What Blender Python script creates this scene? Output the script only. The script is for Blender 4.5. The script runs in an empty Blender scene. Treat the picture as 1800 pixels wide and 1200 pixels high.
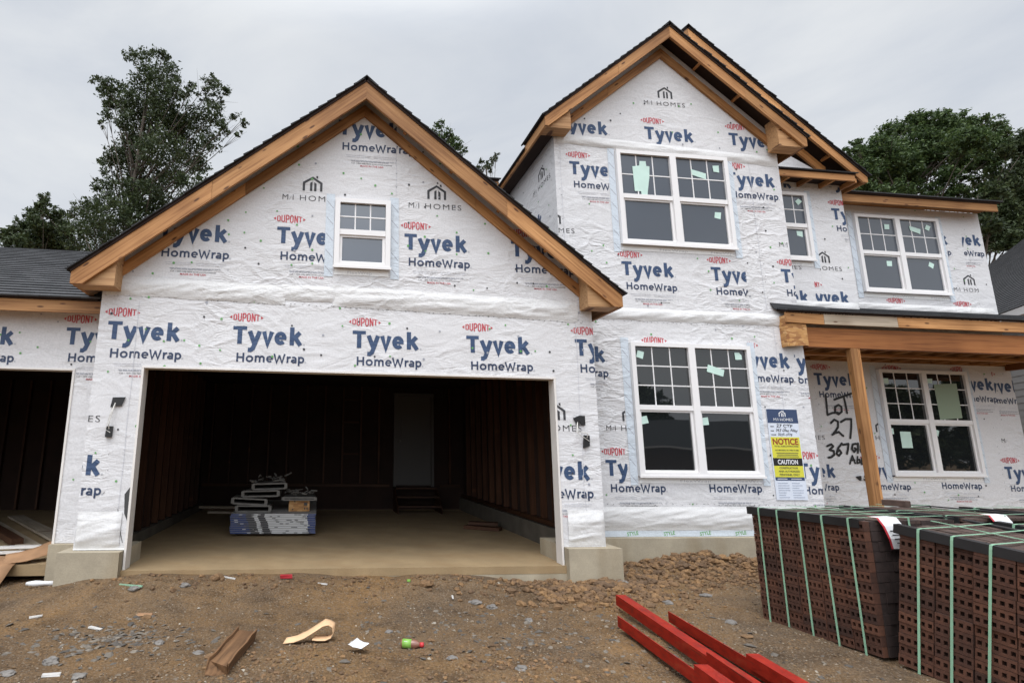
import bpy, bmesh, math, random
from mathutils import Vector, Matrix, noise
random.seed(7)
R = math.radians
S = bpy.context.scene
COL = S.collection

# ------------------------------------------------------------------ camera
cam = bpy.data.cameras.new('camera')
cam.sensor_fit = 'HORIZONTAL'; cam.sensor_width = 36.0
cam.lens = 970.163 / 1800 * 36
cam.shift_x = (900 - 674.365) / 1800
cam.clip_start = 0.05; cam.clip_end = 900
camo = bpy.data.objects.new('camera', cam); COL.objects.link(camo)
CR = ((0.9932719605900205, -0.03412031635785119, -0.1106644311298657),
      (-0.11516985613800136, -0.19109599574984776, -0.9747913749339016),
      (0.012112660434797324, 0.9809781467596586, -0.19373992628567033))
CC = Vector((2.01075829, -6.52253033, 1.28062850))
camo.matrix_world = Matrix.Translation(CC) @ Matrix(CR).to_4x4()
S.camera = camo

# ------------------------------------------------------------------ sky: overcast cloud layer over a Nishita sky
SUN_EL, SUN_AZ = R(68), R(205)
world = bpy.data.worlds.new('World'); S.world = world; world.use_nodes = True
wn, wl = world.node_tree.nodes, world.node_tree.links
wn.clear()
wo = wn.new('ShaderNodeOutputWorld')
sky = wn.new('ShaderNodeTexSky'); sky.sky_type = 'NISHITA'; sky.sun_disc = False
sky.sun_elevation = SUN_EL; sky.sun_rotation = SUN_AZ
bg1 = wn.new('ShaderNodeBackground'); bg1.inputs[1].default_value = 0.05
wl.new(sky.outputs[0], bg1.inputs[0])
tc = wn.new('ShaderNodeTexCoord')
mp = wn.new('ShaderNodeMapping'); mp.inputs['Scale'].default_value = (1.0, 1.0, 2.6); mp.inputs['Rotation'].default_value = (0, R(18), R(40))
wl.new(tc.outputs['Generated'], mp.inputs[0])
nz = wn.new('ShaderNodeTexNoise'); nz.inputs['Scale'].default_value = 1.7; nz.inputs['Detail'].default_value = 6; nz.inputs['Roughness'].default_value = .55; nz.inputs['Distortion'].default_value = .5
wl.new(mp.outputs[0], nz.inputs['Vector'])
cr = wn.new('ShaderNodeValToRGB')
cr.color_ramp.elements[0].position = .38; cr.color_ramp.elements[0].color = (.71, .76, .84, 1)
cr.color_ramp.elements[1].position = .62; cr.color_ramp.elements[1].color = (.90, .93, .965, 1)
wl.new(nz.outputs[0], cr.inputs[0])
# an overcast sky is brighter overhead than near the horizon
sep = wn.new('ShaderNodeSeparateXYZ'); wl.new(tc.outputs['Generated'], sep.inputs[0])
mr = wn.new('ShaderNodeMapRange'); mr.interpolation_type = 'SMOOTHSTEP'
mr.inputs['From Min'].default_value = .62; mr.inputs['From Max'].default_value = 1.0
mr.inputs['To Min'].default_value = .93; mr.inputs['To Max'].default_value = 3.2
wl.new(sep.outputs[2], mr.inputs[0])
bg2 = wn.new('ShaderNodeBackground'); wl.new(cr.outputs[0], bg2.inputs[0]); 
# glow of the hidden sun through the cloud, behind the camera
vd = wn.new('ShaderNodeVectorMath'); vd.operation = 'DOT_PRODUCT'; wl.new(tc.outputs['Generated'], vd.inputs[0])
vd.inputs[1].default_value = (math.sin(SUN_AZ) * math.cos(R(48)), math.cos(SUN_AZ) * math.cos(R(48)), math.sin(R(48)))
mg = wn.new('ShaderNodeMapRange'); mg.interpolation_type = 'SMOOTHSTEP'; mg.inputs['From Min'].default_value = .55; mg.inputs['From Max'].default_value = 1.0
mg.inputs['To Min'].default_value = 0; mg.inputs['To Max'].default_value = 2.6; wl.new(vd.outputs['Value'], mg.inputs[0])
ad = wn.new('ShaderNodeMath'); ad.operation = 'ADD'; wl.new(mr.outputs[0], ad.inputs[0]); wl.new(mg.outputs[0], ad.inputs[1])
wl.new(ad.outputs[0], bg2.inputs[1])
ms = wn.new('ShaderNodeMixShader'); ms.inputs[0].default_value = .9
wl.new(bg1.outputs[0], ms.inputs[1]); wl.new(bg2.outputs[0], ms.inputs[2]); wl.new(ms.outputs[0], wo.inputs[0])

# ------------------------------------------------------------------ sun behind the clouds
sl = bpy.data.lights.new('sun', 'SUN'); sl.energy = 1.1; sl.angle = R(28); sl.color = (1.0, .97, .93)
so = bpy.data.objects.new('sun', sl); COL.objects.link(so)
d = Vector((math.sin(SUN_AZ) * math.cos(SUN_EL), math.cos(SUN_AZ) * math.cos(SUN_EL), math.sin(SUN_EL)))
so.rotation_euler = d.to_track_quat('Z', 'Y').to_euler()

S.view_settings.view_transform = 'Standard'; S.view_settings.look = 'None'
S.view_settings.exposure = 0.0; S.view_settings.gamma = 1.0

# ------------------------------------------------------------------ materials
def nt(name):
    m = bpy.data.materials.new(name); m.use_nodes = True
    t = m.node_tree; b = t.nodes['Principled BSDF']
    return m, t, t.nodes, t.links, b
def ramp(t, src, stops):
    r = t.nodes.new('ShaderNodeValToRGB'); e = r.color_ramp.elements
    while len(e) < len(stops): e.new(.5)
    for i, (p, c) in enumerate(stops):
        e[i].position = p; e[i].color = (*c, 1) if len(c) == 3 else c
    t.links.new(src, r.inputs[0]); return r.outputs[0]
def tex(t, kind, scale, vec=None, **kw):
    n = t.nodes.new('ShaderNodeTex' + kind); n.inputs['Scale'].default_value = scale
    for k, v in kw.items():
        if k in n.inputs: n.inputs[k].default_value = v
        else: setattr(n, k.lower(), v)
    if vec is not None: t.links.new(vec, n.inputs['Vector'])
    return n
def coords(t, scale=(1, 1, 1), rot=(0, 0, 0)):
    c = t.nodes.new('ShaderNodeTexCoord'); m = t.nodes.new('ShaderNodeMapping')
    m.inputs['Scale'].default_value = scale; m.inputs['Rotation'].default_value = rot
    t.links.new(c.outputs['Object'], m.inputs[0]); return m.outputs[0]
def mixc(t, a, b, fac, mode='MIX'):
    n = t.nodes.new('ShaderNodeMix'); n.data_type = 'RGBA'; n.blend_type = mode
    for s, k in ((fac, 0), (a, 6), (b, 7)):
        if hasattr(s, 'is_linked'): t.links.new(s, n.inputs[k])
        elif k == 0: n.inputs[0].default_value = s
        else: n.inputs[k].default_value = (*s, 1)
    return n.outputs[2]
def math_(t, op, a, b=0.0):
    n = t.nodes.new('ShaderNodeMath'); n.operation = op
    for i, s in enumerate((a, b)):
        if hasattr(s, 'is_linked'): t.links.new(s, n.inputs[i])
        else: n.inputs[i].default_value = s
    return n.outputs[0]
def bump(t, h, strength, dist, b):
    n = t.nodes.new('ShaderNodeBump'); n.inputs['Strength'].default_value = strength; n.inputs['Distance'].default_value = dist
    t.links.new(h, n.inputs['Height']); t.links.new(n.outputs[0], b.inputs['Normal'])

def wrap_height(t):
    """wrinkle relief shared by the housewrap and everything printed on it (object coords are world coords)"""
    v1 = coords(t, (1.0, 1.0, 2.3), (0, R(-14), 0))
    a = tex(t, 'Noise', 2.2, v1, Detail=3.0, Distortion=1.2).outputs[0]
    v2 = coords(t, (2.2, 1.0, 7.0), (0, R(28), 0))
    b_ = tex(t, 'Noise', 1.5, v2, Detail=2.0, Distortion=2.0).outputs[0]
    c_ = tex(t, 'Noise', 26.0, coords(t), Detail=3.0, Distortion=.6).outputs[0]
    rid = math_(t, 'ABSOLUTE', math_(t, 'SUBTRACT', b_, .5))
    msk = ramp(t, tex(t, 'Noise', .8, coords(t), Detail=2.0).outputs[0], [(.42, (0, 0, 0)), (.68, (1, 1, 1))])
    h = math_(t, 'ADD', math_(t, 'MULTIPLY', a, .42), math_(t, 'MULTIPLY', math_(t, 'MULTIPLY', rid, -.75), msk))
    dn = tex(t, 'Noise', 1.6, coords(t), Detail=3.0)
    av = t.nodes.new('ShaderNodeVectorMath'); av.operation = 'MULTIPLY_ADD'; av.inputs[1].default_value = (.55, .55, .55)
    t.links.new(dn.outputs['Color'], av.inputs[0]); t.links.new(coords(t, (1.0, 1.0, 1.7), (0, R(20), 0)), av.inputs[2])
    vo = t.nodes.new('ShaderNodeTexVoronoi'); vo.feature = 'DISTANCE_TO_EDGE'; vo.inputs['Scale'].default_value = 2.6; t.links.new(av.outputs[0], vo.inputs['Vector'])
    cre = math_(t, 'MULTIPLY', math_(t, 'MINIMUM', vo.outputs['Distance'], .16), -1.5)
    h = math_(t, 'ADD', h, math_(t, 'MULTIPLY', cre, math_(t, 'ADD', math_(t, 'MULTIPLY', msk, .95), .05)))
    return math_(t, 'ADD', h, math_(t, 'MULTIPLY', c_, .007))
def wrap_mat(name, col, rough=.55, strength=1.0, dirt=True):
    m, t, n, l, b = nt(name)
    if dirt:
        f = tex(t, 'Noise', 1.3, coords(t), Detail=5.0).outputs[0]
        g = tex(t, 'Noise', 55.0, coords(t), Detail=2.0).outputs[0]
        c1 = ramp(t, f, [(.3, tuple(x * .93 for x in col)), (.7, col)])
        c2 = mixc(t, c1, ramp(t, g, [(.35, (.9, .9, .9)), (.6, (1, 1, 1))]), 1.0, 'MULTIPLY')
        st = tex(t, 'Noise', .9, coords(t, (1, 1, .7)), Detail=7.0, Roughness=.7).outputs[0]
        c3 = mixc(t, c2, (.62, .55, .43), ramp(t, st, [(.66, (0, 0, 0)), (.80, (.35, .35, .35))]))
        l.new(c3, b.inputs['Base Color'])
    else:
        b.inputs['Base Color'].default_value = (*col, 1)
    b.inputs['Roughness'].default_value = rough
    b.inputs['Specular IOR Level'].default_value = .35
    bump(t, wrap_height(t), strength, .035, b)
    return m
def plain(name, col, rough=.6, metal=0.0, nscale=None, var=.12, bs=0.0, spec=.5):
    m, t, n, l, b = nt(name)
    b.inputs['Base Color'].default_value = (*col, 1); b.inputs['Roughness'].default_value = rough
    b.inputs['Metallic'].default_value = metal; b.inputs['Specular IOR Level'].default_value = spec
    if nscale:
        f = tex(t, 'Noise', nscale, coords(t), Detail=5.0).outputs[0]
        l.new(ramp(t, f, [(.25, tuple(x * (1 - var) for x in col)), (.75, tuple(min(1, x * (1 + var)) for x in col))]), b.inputs['Base Color'])
        if bs: bump(t, f, bs, .02, b)
    return m
def wood(name, c1, c2, knots=True, rough=.62):
    m, t, n, l, b = nt(name)
    oi = n.new('ShaderNodeObjectInfo')
    off = n.new('ShaderNodeVectorMath'); off.operation = 'ADD'
    sc = n.new('ShaderNodeVectorMath'); sc.operation = 'SCALE'; sc.inputs[0].default_value = (17, 9, 5); l.new(oi.outputs['Random'], sc.inputs['Scale'])
    tc_ = n.new('ShaderNodeTexCoord'); l.new(tc_.outputs['Object'], off.inputs[0]); l.new(sc.outputs[0], off.inputs[1])
    mp_ = n.new('ShaderNodeMapping'); mp_.inputs['Scale'].default_value = (.8, 22, 22); l.new(off.outputs[0], mp_.inputs[0])
    g = tex(t, 'Noise', 1.6, mp_.outputs[0], Detail=5.0, Distortion=.6).outputs[0]
    base = ramp(t, g, [(.30, tuple(x * .8 for x in c1)), (.48, tuple((x + y) / 2 for x, y in zip(c1, c2))), (.68, c2)])
    big = tex(t, 'Noise', 1.1, off.outputs[0], Detail=2.0).outputs[0]
    base = mixc(t, base, ramp(t, big, [(.3, (.66, .60, .55)), (.62, (1.05, 1.03, 1.0))]), 1.0, 'MULTIPLY')
    tint = n.new('ShaderNodeHueSaturation'); l.new(base, tint.inputs['Color'])
    l.new(math_(t, 'ADD', math_(t, 'MULTIPLY', oi.outputs['Random'], .5), .70), tint.inputs['Value'])
    base = tint.outputs[0]
    if knots:
        mk_ = n.new('ShaderNodeMapping'); mk_.inputs['Scale'].default_value = (3.4, 1.2, 11.0); l.new(off.outputs[0], mk_.inputs[0])
        v = tex(t, 'Voronoi', 1.0, mk_.outputs[0]).outputs['Distance']
        base = mixc(t, base, (.09, .035, .015), ramp(t, v, [(.10, (.92, .92, .92)), (.17, (0, 0, 0))]))
    l.new(base, b.inputs['Base Color']); b.inputs['Roughness'].default_value = rough; b.inputs['Specular IOR Level'].default_value = .3
    bump(t, g, .25, .006, b)
    return m
def shingle(name, c1, c2):
    m, t, n, l, b = nt(name)
    v = coords(t)
    br = n.new('ShaderNodeTexBrick'); l.new(v, br.inputs['Vector'])
    br.inputs['Scale'].default_value = 1; br.inputs['Brick Width'].default_value = .23; br.inputs['Row Height'].default_value = .14
    br.inputs['Mortar Size'].default_value = .003; br.inputs['Color1'].default_value = (*c1, 1); br.inputs['Color2'].default_value = (*c2, 1)
    br.inputs['Mortar'].default_value = (.012, .012, .013, 1)
    f = tex(t, 'Noise', 160.0, v, Detail=2.0).outputs[0]
    l.new(mixc(t, br.outputs[0], ramp(t, f, [(.3, (.55, .55, .55)), (.7, (1.35, 1.35, 1.35))]), 1.0, 'MULTIPLY'), b.inputs['Base Color'])
    b.inputs['Roughness'].default_value = .9; bump(t, f, .4, .004, b)
    return m

M = {}
WRAPC = (.715, .705, .71)
M['wrap'] = wrap_mat('housewrap', WRAPC)
M['wrap2'] = wrap_mat('housewrap_loose', (.735, .725, .715), strength=.8)
M['blue'] = wrap_mat('print_blue', (.045, .078, .155), dirt=False)
M['navy'] = wrap_mat('print_navy', (.038, .055, .105), dirt=False)
M['red'] = wrap_mat('print_red', (.50, .07, .085), dirt=False)
M['ink'] = wrap_mat('print_ink', (.05, .05, .055), dirt=False)
M['faint'] = wrap_mat('print_faint', (.55, .55, .58), dirt=False)
M['midgrey'] = wrap_mat('print_grey', (.33, .34, .38), dirt=False)
M['cap'] = wrap_mat('cap_green', (.14, .36, .12), dirt=False)
M['tape'] = wrap_mat('flashing_tape', (.64, .70, .76), dirt=True, strength=.6)
M['seam'] = wrap_mat('seam_tape', (.84, .84, .83), dirt=False, strength=.7)
M['spray'] = plain('spray_paint', (.012, .012, .013), .5)
M['staple'] = plain('staple', (.10, .10, .10), .5)
M['lumber'] = wood('lumber_board', (.37, .170, .062), (.57, .305, .128))
M['lumber2'] = wood('lumber_trim', (.38, .17, .06), (.55, .28, .105))
M['pine'] = wood('pine_panel', (.46, .25, .115), (.60, .37, .19))
M['beam'] = wood('beam_laminated', (.30, .11, .035), (.40, .165, .055), knots=False)
M['stud'] = wood('stud_wood_shaded', (.05, .02, .009), (.075, .031, .014))  # far darker than lumber: the gloom of the garage is in this colour
M['greywood'] = wood('weathered_board', (.42, .36, .28), (.58, .50, .40))
def osb_mat():
    m, t, n, l, b = nt('strand_board')
    v = tex(t, 'Voronoi', 14.0, coords(t, (1, 1, 2.4), (0, R(35), 0)), Randomness=1.0)
    l.new(ramp(t, v.outputs['Color'], [(.2, (.30, .13, .045)), (.6, (.50, .26, .09)), (.9, (.60, .36, .16))]), b.inputs['Base Color'])
    b.inputs['Roughness'].default_value = .7; return m
M['osb'] = osb_mat()
M['ply_shaded'] = plain('plywood_shaded', (.024, .011, .007), .9, nscale=2.5, var=.35)  # shade inside the garage and under the eaves put into the colour
M['shingle'] = shingle('shingle_charcoal', (.040, .041, .044), (.075, .076, .08))
M['shingle2'] = shingle('shingle_black', (.016, .016, .018), (.032, .032, .034))
M['felt'] = plain('roof_felt', (.018, .018, .02), .7, nscale=8)
M['vinyl'] = plain('vinyl_white', (.80, .78, .77), .35, spec=.4)
M['trim'] = plain('primed_trim', (.74, .70, .66), .5, nscale=3, var=.06)
M['gasket'] = plain('gasket_dark', (.05, .05, .05), .6)
M['sticker'] = plain('sticker_mint', (.56, .74, .66), .5, nscale=5, var=.07)
M['stickery'] = plain('sticker_green', (.25, .32, .22), .4)
def glass_mat(name, col, ior):
    m, t, n, l, b = nt(name)
    b.inputs['Base Color'].default_value = (*col, 1); b.inputs['Roughness'].default_value = .015
    b.inputs['IOR'].default_value = ior; b.inputs['Specular IOR Level'].default_value = 1.0
    f = tex(t, 'Noise', 1.4, coords(t), Detail=1.0).outputs[0]
    bump(t, f, .12, .02, b); return m
M['glass'] = glass_mat('window_glass_lit', (.045, .055, .072), 1.62)  # brightness of the room behind the pane put into the base colour
M['glass_shaded'] = glass_mat('window_glass_shaded', (.012, .014, .015), 1.56)  # same glass as upstairs, dimmer view and reflections set by colour
def concrete(name, c, stain):
    m, t, n, l, b = nt(name)
    v = coords(t)
    a = tex(t, 'Noise', 2.2, v, Detail=8.0, Roughness=.65).outputs[0]
    g = tex(t, 'Noise', 70.0, v, Detail=3.0).outputs[0]
    st = tex(t, 'Noise', 1.0, coords(t, (2.4, 2.4, .5)), Detail=6.0).outputs[0]
    x = ramp(t, a, [(.3, tuple(q * .8 for q in c)), (.7, tuple(q * 1.12 for q in c))])
    x = mixc(t, x, stain, ramp(t, st, [(.48, (0, 0, 0)), (.72, (.75, .75, .75))]))
    x = mixc(t, x, ramp(t, g, [(.3, (.92, .92, .92)), (.7, (1.04, 1.04, 1.04))]), 1.0, 'MULTIPLY')
    l.new(x, b.inputs['Base Color']); b.inputs['Roughness'].default_value = .85; bump(t, a, .3, .02, b); return m
M['concrete'] = concrete('foundation_concrete', (.39, .335, .245), (.25, .185, .105))
M['curb'] = plain('curb_concrete_shaded', (.10, .085, .065), .9, nscale=4, var=.3)  # darkened copy of the concrete, interior shade put into its colour
M['slab'] = concrete('slab_concrete', (.32, .225, .120), (.27, .175, .085))
def earth_mat():
    m, t, n, l, b = nt('bare_earth')
    v = coords(t)
    a = tex(t, 'Noise', .55, v, Detail=8.0, Roughness=.62).outputs[0]
    c = tex(t, 'Noise', 4.0, v, Detail=8.0, Roughness=.7).outputs[0]
    g = tex(t, 'Noise', 60.0, v, Detail=4.0, Roughness=.7).outputs[0]
    vo = tex(t, 'Voronoi', 95.0, v).outputs['Color']
    x = ramp(t, a, [(.30, (.100, .068, .043)), (.44, (.150, .096, .053)), (.57, (.200, .121, .057)), (.70, (.255, .146, .060))])
    gp = tex(t, 'Noise', .42, coords(t, (1, 1.6, 1)), Detail=5.0, Roughness=.6).outputs[0]
    x = mixc(t, x, (.150, .118, .088), ramp(t, gp, [(.46, (0, 0, 0)), (.62, (.35, .35, .35))]))
    x = mixc(t, x, ramp(t, c, [(.30, (.55, .53, .52)), (.5, (1, 1, 1)), (.72, (1.25, 1.2, 1.1))]), 1.0, 'MULTIPLY')
    x = mixc(t, x, ramp(t, g, [(.32, (.50, .49, .48)), (.55, (.98, .97, .96)), (.75, (1.35, 1.30, 1.24))]), 1.0, 'MULTIPLY')
    bw = n.new('ShaderNodeRGBToBW'); l.new(vo, bw.inputs[0])
    x = mixc(t, x, (.26, .215, .165), ramp(t, bw.outputs[0], [(.74, (0, 0, 0)), (.80, (.42, .42, .42))]))
    l.new(x, b.inputs['Base Color']); b.inputs['Roughness'].default_value = .95; b.inputs['Specular IOR Level'].default_value = .2
    bump(t, math_(t, 'ADD', math_(t, 'MULTIPLY', c, .8), math_(t, 'MULTIPLY', g, .35)), .9, .05, b); return m
M['earth'] = earth_mat()
def stone_mat(name, stops):
    m, t, n, l, b = nt(name)
    gm = n.new('ShaderNodeNewGeometry')
    g = tex(t, 'Noise', 30.0, coords(t), Detail=4.0).outputs[0]
    x = ramp(t, gm.outputs['Random Per Island'], stops)
    x = mixc(t, x, ramp(t, g, [(.3, (.7, .7, .7)), (.7, (1.2, 1.2, 1.2))]), 1.0, 'MULTIPLY')
    l.new(x, b.inputs['Base Color']); b.inputs['Roughness'].default_value = .9; return m
M['gravel'] = stone_mat('gravel_mixed', [(0, (.075, .055, .040)), (.35, (.130, .083, .044)), (.6, (.185, .110, .050)), (.8, (.14, .105, .075)), (.94, (.26, .21, .15)), (1, (.36, .32, .26))])
M['clod'] = stone_mat('clay_clods', [(0, (.11, .066, .036)), (.5, (.165, .095, .046)), (1, (.23, .13, .056))])
M['slate'] = stone_mat('shale_chips', [(0, (.070, .061, .052)), (.5, (.115, .098, .080)), (1, (.19, .16, .125))])
M['rock'] = plain('rock_grey', (.17, .155, .14), .9, nscale=18, var=.4, bs=.4)
def brick_mat():
    m, t, n, l, b = nt('brick_brown')
    gm = n.new('ShaderNodeNewGeometry')
    g = tex(t, 'Noise', 45.0, coords(t), Detail=4.0).outputs[0]
    x = ramp(t, gm.outputs['Random Per Island'], [(0, (.038, .015, .009)), (.5, (.074, .028, .015)), (1, (.108, .042, .022))])
    x = mixc(t, x, ramp(t, g, [(.3, (.75, .75, .75)), (.7, (1.2, 1.2, 1.2))]), 1.0, 'MULTIPLY')
    l.new(x, b.inputs['Base Color']); b.inputs['Roughness'].default_value = .85; bump(t, g, .4, .004, b); return m
M['brick'] = brick_mat()
M['brickdark'] = plain('brick_core', (.026, .011, .007), .95)
M['brickend'] = plain('brick_end', (.032, .019, .016), .9, nscale=20, var=.4)
M['blackedge'] = plain('edge_board_black', (.014, .014, .015), .42, nscale=6, var=.3)
M['bricktop'] = plain('brick_top_weathered', (.070, .042, .032), .85, nscale=9, var=.5, bs=.3)
M['strap'] = plain('strap_green', (.235, .41, .28), .4, nscale=6, var=.12)
M['paper'] = plain('paper_white', (.72, .72, .72), .6, nscale=6, var=.05)
M['dirtywhite'] = plain('scrap_white', (.50, .48, .45), .8, nscale=12, var=.2)
M['redlab'] = plain('label_red', (.45, .03, .04), .5)
def steel_mat():
    m, t, n, l, b = nt('lintel_red')
    v = coords(t, (1, 2.5, 2.5))
    f = tex(t, 'Noise', 9.0, v, Detail=6.0, Roughness=.7).outputs[0]; d_ = tex(t, 'Noise', 3.0, v, Detail=8.0, Roughness=.75).outputs[0]
    sc_ = tex(t, 'Noise', 2.0, coords(t, (1.5, 40, 40)), Detail=4.0).outputs[0]
    x = ramp(t, f, [(.3, (.13, .007, .003)), (.5, (.26, .013, .005)), (.72, (.34, .026, .010))])
    x = mixc(t, x, (.20, .09, .04), ramp(t, d_, [(.55, (0, 0, 0)), (.72, (.5, .5, .5))]))
    x = mixc(t, x, (.07, .02, .012), ramp(t, sc_, [(.62, (0, 0, 0)), (.72, (.7, .7, .7))]))
    l.new(x, b.inputs['Base Color']); l.new(ramp(t, f, [(.3, (.5,) * 3), (.7, (.8,) * 3)]), b.inputs['Roughness']); b.inputs['Specular IOR Level'].default_value = .22; bump(t, f, .25, .004, b); return m
M['steel'] = steel_mat()
M['card'] = plain('cardboard', (.33, .185, .095), .85, nscale=5, var=.25)
M['wetcard'] = wood('wet_cardboard', (.10, .055, .028), (.23, .13, .065), knots=False, rough=.8)
M['tan'] = plain('tan_paper', (.66, .42, .235), .7, nscale=7, var=.12)
M['metal'] = plain('metal_grey', (.16, .15, .135), .5, nscale=8, var=.3)
M['black'] = plain('black_plastic', (.012, .012, .013), .5)
M['wire'] = plain('wire_white', (.62, .60, .56), .5)
M['board_navy'] = plain('board_navy', (.035, .06, .13), .5)
M['board_white'] = plain('board_white', (.66, .70, .78), .5, nscale=3, var=.04)
M['midblue'] = plain('ink_blue_grey', (.32, .36, .45), .6)
M['yellow'] = plain('board_yellow', (.66, .62, .06), .5)
M['inkred'] = plain('ink_red', (.28, .03, .02), .5)
M['white'] = plain('ink_white', (.78, .78, .78), .5)
M['gypwhite'] = plain('gypsum_white', (.62, .62, .62), .7)
M['gypblue'] = plain('gypsum_tape_blue', (.025, .05, .17), .6)
M['gypgrey'] = plain('gypsum_top', (.36, .34, .32), .8, nscale=4)
M['siding'] = plain('siding_grey', (.20, .19, .18), .6, nscale=3, var=.06)
M['fascia'] = plain('fascia_white', (.66, .64, .63), .5)
M['housebrick'] = plain('house_brick_brown', (.10, .05, .035), .9, nscale=30, var=.3)
M['door'] = plain('door_primer_shaded', (.085, .08, .076), .6)  # dimness at the back of the garage painted into the door colour
M['bark'] = plain('bark', (.07, .055, .042), .95, nscale=9, var=.4, bs=.5)
M['orange'] = plain('orange_scrap', (.55, .13, .05), .6)
M['greenp'] = plain('green_plastic', (.20, .40, .07), .4)
M['redcap'] = plain('red_cap', (.50, .03, .035), .4)
M['juice'] = plain('bottle_plastic', (.22, .10, .07), .15)
def leaf_mat(name, stops):
    m, t, n, l, b = nt(name)
    gm = n.new('ShaderNodeNewGeometry')
    l.new(ramp(t, gm.outputs['Random Per Island'], stops), b.inputs['Base Color'])
    b.inputs['Roughness'].default_value = .55; b.inputs['Specular IOR Level'].default_value = .3
    tr = n.new('ShaderNodeBsdfTranslucent'); l.new(ramp(t, gm.outputs['Random Per Island'], [(p, tuple(x * 1.3 for x in c)) for p, c in stops]), tr.inputs[0])
    mx = n.new('ShaderNodeMixShader'); mx.inputs[0].default_value = .22
    l.new(b.outputs[0], mx.inputs[1]); l.new(tr.outputs[0], mx.inputs[2]); l.new(mx.outputs[0], n['Material Output'].inputs[0]); return m
M['leaf1'] = leaf_mat('leaf_dark', [(0, (.020, .030, .011)), (.6, (.042, .062, .023)), (1, (.085, .11, .045))])
M['leaf2'] = leaf_mat('leaf_oak', [(0, (.024, .043, .014)), (.6, (.054, .090, .027)), (1, (.11, .155, .050))])

# ------------------------------------------------------------------ object helpers
WM = {}
def link(o, parent, mat4):
    COL.objects.link(o)
    if parent is not None:
        o.parent = parent; o.matrix_basis = WM[parent.name].inverted() @ mat4
    else: o.matrix_basis = mat4
    WM[o.name] = mat4.copy(); return o
def thing(name, label, cat, loc=(0, 0, 0), group=None, parent=None):
    o = bpy.data.objects.new(name, None); o.empty_display_size = .3
    link(o, parent, Matrix.Translation(loc))
    if label: o['label'] = label
    if cat: o['category'] = cat
    if group: o['group'] = group
    return o
def tag(o, label, cat, group=None):
    o['label'] = label; o['category'] = cat
    if group: o['group'] = group
    return o
def frame(axis, origin, up=(0, 0, 1)):
    x = Vector(axis).normalized(); u = Vector(up)
    if abs(x.dot(u)) > .97: u = Vector((0, 1, 0))
    y = u.cross(x).normalized(); z = x.cross(y)
    m = Matrix((x, y, z)).transposed().to_4x4(); m.translation = origin; return m
def mk(name, bm, mats, parent=None, axis=None, up=(0, 0, 1), smooth=False, origin=None, recalc=True):
    """link a world-space bmesh as ONE object; axis = direction of its local X (wood grain, courses)"""
    if not isinstance(mats, (list, tuple)): mats = [mats]
    if recalc: bmesh.ops.recalc_face_normals(bm, faces=bm.faces)
    mat4 = Matrix.Identity(4)
    if axis is not None or origin is not None:
        if origin is None:
            o = Vector()
            for v in bm.verts: o += v.co
            origin = o / max(1, len(bm.verts))
        mat4 = frame(axis, origin, up) if axis is not None else Matrix.Translation(origin)
        bm.transform(mat4.inverted())
    me = bpy.data.meshes.new(name); bm.to_mesh(me); bm.free()
    for x in mats: me.materials.append(M[x])
    if smooth:
        for p in me.polygons: p.use_smooth = True
    return link(bpy.data.objects.new(name, me), parent, mat4)
def NB(): return bmesh.new()
def box(bm, x0, x1, y0, y1, z0, z1, mi=0):
    v = [bm.verts.new((x, y, z)) for x in (x0, x1) for y in (y0, y1) for z in (z0, z1)]
    for f in ((0, 1, 3, 2), (4, 6, 7, 5), (0, 4, 5, 1), (2, 3, 7, 6), (0, 2, 6, 4), (1, 5, 7, 3)):
        bm.faces.new([v[i] for i in f]).material_index = mi
def obox(bm, m, sx, sy, sz, mi=0):
    """box of full size sx,sy,sz centred on matrix m"""
    v = [bm.verts.new(m @ Vector((x * sx / 2, y * sy / 2, z * sz / 2))) for x in (-1, 1) for y in (-1, 1) for z in (-1, 1)]
    for f in ((0, 1, 3, 2), (4, 6, 7, 5), (0, 4, 5, 1), (2, 3, 7, 6), (0, 2, 6, 4), (1, 5, 7, 3)):
        bm.faces.new([v[i] for i in f]).material_index = mi
def prism(bm, pts, y0, y1, mi=0):
    """polygon of (x,z) extruded from y0 to y1"""
    a = [bm.verts.new((x, y0, z)) for x, z in pts]; b = [bm.verts.new((x, y1, z)) for x, z in pts]
    n = len(pts)
    bm.faces.new(a).material_index = mi; bm.faces.new(b[::-1]).material_index = mi
    for i in range(n): bm.faces.new((a[i], b[i], b[(i + 1) % n], a[(i + 1) % n])).material_index = mi
def extr(bm, pts, vec, mi=0):
    """3D polygon extruded along vec"""
    a = [bm.verts.new(p) for p in pts]; b = [bm.verts.new(Vector(p) + Vector(vec)) for p in pts]
    n = len(pts)
    bm.faces.new(a).material_index = mi; bm.faces.new(b[::-1]).material_index = mi
    for i in range(n): bm.faces.new((a[i], b[i], b[(i + 1) % n], a[(i + 1) % n])).material_index = mi
def quad(bm, pts, mi=0):
    f = bm.faces.new([bm.verts.new(p) for p in pts]); f.material_index = mi; return f
def bevel(bm, w, seg=1):
    bmesh.ops.bevel(bm, geom=list(bm.edges), offset=w, segments=seg, affect='EDGES', profile=.5)
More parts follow.
